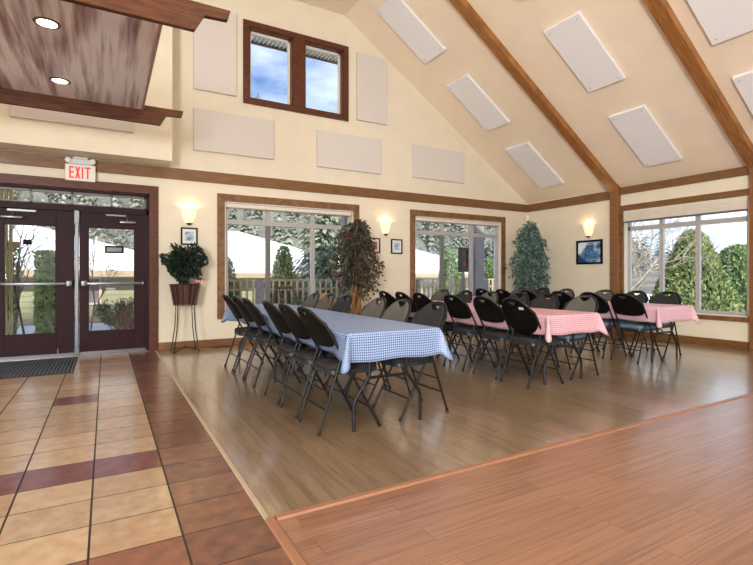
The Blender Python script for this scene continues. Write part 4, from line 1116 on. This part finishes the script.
# ------------------------------------------------------------ outdoor plants
def cedar_mesh(h, r, n, seed, power=0.9, roundtop=False):
    rnd = random.Random(seed); prof = []
    def rad(t):
        if roundtop: return r*math.sqrt(max(0, 1-max(0, (t-0.45)/0.55)**2))*(0.92+0.08*t)
        return r*((1-t)**0.5)*(0.9+0.1*math.sin(6*t))
    m = MB()
    for k in range(n):
        t = rnd.random()**(1.35 if not roundtop else 1.0); a = rnd.random()*2*PI
        rr = rad(t)*(0.92+0.08*rnd.random()); p = V(rr*math.cos(a), rr*math.sin(a), t*h*0.99)
        d = V(math.cos(a)*0.7, math.sin(a)*0.7, 0.9)+rdir(rnd)*0.7
        m.leafq(p, d, V(math.cos(a), math.sin(a), 0.3)+rdir(rnd)*0.6, rnd.uniform(0.07, 0.14)*(h/2.6), rnd.uniform(0.035, 0.06)*(h/2.6), 0.1)
    core = MB(); core.lathe([(max(0.01, rad(i/12)*0.93), i/12*h*0.97) for i in range(13)], 20)
    return m, core
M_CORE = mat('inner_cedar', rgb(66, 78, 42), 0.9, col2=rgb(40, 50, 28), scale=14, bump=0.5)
def cedar(loc, h, r, n, seed, label, lm, roundtop=False, name='cedar_shrub'):
    root = empty(name, loc, label=label, cat='shrub', group='clipped evergreens outside')
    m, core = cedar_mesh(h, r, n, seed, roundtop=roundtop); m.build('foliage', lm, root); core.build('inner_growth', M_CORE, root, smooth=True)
GZ = -0.6
cedar((4.25, 12.6, GZ), 2.55, 0.62, 2600, 1, 'bright green pointed cedar outside the near long window', L_CEDARB)
cedar((2.62, 12.2, GZ), 2.2, 0.55, 1800, 2, 'pointed cedar at the left edge of the near long window', L_CEDAR)
cedar((10.35, 13.0, GZ), 2.65, 0.75, 2600, 3, 'pointed cedar left of the column in the far long window', L_CEDARB)
cedar((11.8, 12.6, GZ), 2.3, 0.55, 2200, 4, 'pointed cedar right of the column in the far long window', L_CEDARB)
cedar((14.0, 7.0, GZ), 2.98, 1.25, 9500, 5, 'huge cone shaped cedar outside the right hand window', L_CEDAR)
cedar((16.4, 6.9, GZ), 2.66, 0.85, 5500, 6, 'dome topped cedar at the far right of the right hand window', L_CEDARB, roundtop=True)
def hedge(loc, wd, dp, h, label, seed):
    root = empty('hedge', loc, label=label, cat='hedge', group='clipped evergreens outside'); rnd = random.Random(seed); m = MB()
    for k in range(2600):
        f = rnd.random()
        if f < 0.6: p = V(rnd.uniform(-wd, wd), -dp, rnd.random()*h); nn = V(0, -1, 0.2)
        elif f < 0.9: p = V(rnd.choice((-wd, wd)), rnd.uniform(-dp, dp), rnd.random()*h); nn = V(p.x, 0, 0.2)
        else: p = V(rnd.uniform(-wd, wd), rnd.uniform(-dp, dp), h); nn = V(0, 0, 1)
        m.leafq(p+rdir(rnd)*0.03, nn.normalized()*0.5+V(0, 0, 0.8)+rdir(rnd)*0.7, nn, rnd.uniform(0.06, 0.11), rnd.uniform(0.03, 0.05), 0.1)
    m.build('foliage', L_CEDARB, root)
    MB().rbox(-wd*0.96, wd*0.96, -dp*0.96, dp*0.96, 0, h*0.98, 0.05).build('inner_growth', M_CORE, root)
hedge((-1.08, 12.2, GZ), 0.17, 0.25, 2.2, 'tall clipped green hedge column outside the left door', 8)
hedge((-2.02, 12.6, GZ), 0.3, 0.3, 2.3, 'green hedge column behind the yellow slat screen', 9)
def bush(loc, r, h, label, lm, seed, n=900, name='garden_bush'):
    root = empty(name, loc, label=label, cat='bush'); rnd = random.Random(seed); m = MB(); b = MB()
    for k in range(26):
        a = rnd.random()*2*PI; e = rnd.uniform(0.2, 1.3); d = V(math.cos(a)*math.cos(e), math.sin(a)*math.cos(e), math.sin(e))
        tip = V(d.x*r, d.y*r, d.z*h); b.tube([V(0, 0, 0), tip*0.5+V(0, 0, 0.05), tip], [0.012, 0.008, 0.004], 4)
        for j in range(n//26):
            s_ = rnd.uniform(0.3, 1.05); p = tip*s_+rdir(rnd)*0.07; m.leafq(p, d+rdir(rnd)*0.8, rdir(rnd), rnd.uniform(0.06, 0.11), rnd.uniform(0.02, 0.035))
    b.build('branch', M_BARK, root); m.build('foliage', lm, root)
bush((0.30, 14.6, -0.35), 0.6, 0.95, 'dark green spreading bush beside the house seen through the right door', L_BUSH, 10, 3200)
bush((0.47, 12.6, GZ), 0.34, 1.08, 'small rust coloured bush at the lower right of the right door glass', L_RUST, 12, 700)

def bare_tree(loc, h, label, bm_, seed, lean=(0, 0), spread=0.6, depth=4, base_r=0.05, name='bare_tree'):
    root = empty(name, loc, label=label, cat='tree'); rnd = random.Random(seed); trunk = MB(); tw = MB()
    def grow(p, d, L_, r, dep):
        pts = [p]; q = p
        for i in range(3):
            d = (d+rdir(rnd)*0.18+V(0, 0, 0.05)).normalized(); q = q+d*L_/3; pts.append(q)
        (trunk if dep == depth else tw).tube(pts, [r, r*0.88, r*0.76, r*0.62], 5 if dep > 1 else 3, caps=False)
        if dep == 0: return
        for k in range(rnd.choice((2, 3, 3))):
            nd = (d+rdir(rnd)*spread).normalized()
            grow(pts[rnd.choice((2, 3, 3))], nd, L_*rnd.uniform(0.62, 0.85), r*0.6, dep-1)
    grow(V(0, 0, 0), V(lean[0], lean[1], 1).normalized(), h*0.34, base_r, depth)
    trunk.build('trunk', bm_, root, smooth=True); tw.build('twig_crown', bm_, root)
bare_tree((-1.75, 13.0, GZ), 3.2, 'bare branching shrub between the hedge columns outside the left door', M_GREYBARK, 14, depth=5, base_r=0.06, name='bare_shrub')
bare_tree((-0.35, 13.4, GZ), 3.2, 'bare pale tree before the roof seen through the right door', M_GREYBARK, 15, depth=5, base_r=0.03)
bare_tree((11.0, 7.35, GZ), 4.0, 'pale bare tree with forking branches outside the right hand window', M_PALEBARK, 17, lean=(0.0, -0.1), spread=0.7, depth=5, base_r=0.06)
bare_tree((12.6, 9.2, GZ), 4.8, 'thin grey bare tree at the left of the right hand window', M_GREYBARK, 18, lean=(0.0, -0.05), spread=0.55, depth=5, base_r=0.045)

def conifer(m, base, h, r, rnd, whorls=16, per=9, dense=1):
    for k in range(whorls):
        t = 0.08+0.92*k/whorls; z = h*t; L_ = r*(1-t)**0.8+0.02*h*0.2
        for j in range(per):
            a = rnd.random()*2*PI; ll = L_*rnd.uniform(0.7, 1.1); d = V(math.cos(a), math.sin(a), -0.85)
            for q in range(dense):
                p0 = base+V(0, 0, z)+V(math.cos(a), math.sin(a), -0.15)*ll*(q/dense)
                m.leafq(p0, d+rdir(rnd)*0.35*(dense > 1), V(0, 0, 1)+rdir(rnd)*0.3, ll*(1.0 if dense == 1 else 1.6/dense), ll*(0.5 if dense == 1 else 0.75/dense), -0.15)
def spruce(loc, h, r, label, seed):
    root = empty('blue_spruce' if loc[1] < 30 else 'tall_conifer', loc, label=label, cat='tree'); rnd = random.Random(seed); m = MB()
    conifer(m, V(0, 0, 0.1), h, r, rnd, 60, 14, 7); m.build('foliage', L_SPRUCE, root)
    MB().tube([(0, 0, 0), (0, 0, h*0.97)], [0.09, 0.01], 6).build('trunk', M_BARK, root)
spruce((6.15, 14.2, GZ), 5.6, 1.75, 'tall blue spruce filling the right side of the near long window', 19)

# far hillside with forest, mountain beyond
HILLF = {}
def hill(name, cx_, cy_, rx_, ry_, hh, mt, seed, z0=-0.7):
    m = MB(); n = 36; rnd = random.Random(seed); ph = [rnd.random()*6 for _ in range(4)]; g = []
    HILLF[name] = lambda x, y: hz((x-cx_)/rx_, (y-cy_)/ry_)
    def hz(u, v):
        q = max(0, 1-u*u)*max(0, 1-v*v)
        return z0+hh*q*(1+0.22*math.sin(4*u+ph[0])+0.15*math.sin(7*u+3*v+ph[1])+0.07*math.sin(15*u+9*v+ph[2]))
    for i in range(n+1):
        row = []
        for j in range(n+1):
            u, v = -1+2*i/n, -1+2*j/n; z = hz(u, v)
            row.append(m.bm.verts.new((cx_+u*rx_, cy_+v*ry_, z)))
        g.append(row)
    for i in range(n):
        for j in range(n): m.face([g[i][j], g[i+1][j], g[i+1][j+1], g[i][j+1]])
    return struct(m.build(name, mt, smooth=True))
M_HILL = mat('hazed_wooded_hillside', rgb(118, 122, 112), 0.95, col2=rgb(84, 90, 82), scale=0.35, detail=10, bump=1.0)  # haze over the far slope is mixed into this colour
M_MOUNT_ = mat('far_mountain', rgb(226, 228, 232), 0.95, col2=rgb(184, 190, 200), scale=0.06, detail=12, ramp=(0.4, 0.6))
hill('hillside', 22, 72, 110, 34, 15, M_HILL, 3)
hill('mountain', 330, 110, 110, 150, 62, M_MOUNT_, 5)
hill('mountain_ridge', 40, 330, 260, 70, 34, M_MOUNT_, 6)
M_BROWNH = mat('bare_wooded_rise', rgb(150, 142, 132), 0.95, col2=rgb(110, 104, 98), scale=0.5, detail=10, bump=1.0)
hill('hillside_bare', 85, 40, 40, 60, 4.2, M_BROWNH, 9)
rnd = random.Random(31); m = MB()
for k in range(1100):
    x = rnd.uniform(-24, 82); y = 36+30*rnd.random()**1.3; z = max(-0.7, HILLF['hillside'](x, y))-0.3
    h = rnd.uniform(3.6, 6.4); conifer(m, V(x, y, z), h, h*0.24, rnd, 12, 8)
fo = m.build('distant_forest', L_FOREST); tag(fo, 'misty grey green conifer forest far behind the snowy roofs', 'forest', kind='stuff')
spruce((14.6, 52, HILLF['hillside'](14.6, 52)), 21.6-HILLF['hillside'](14.6, 52), 2.2, 'lone far conifer tip at the lower left of the high window', 23)
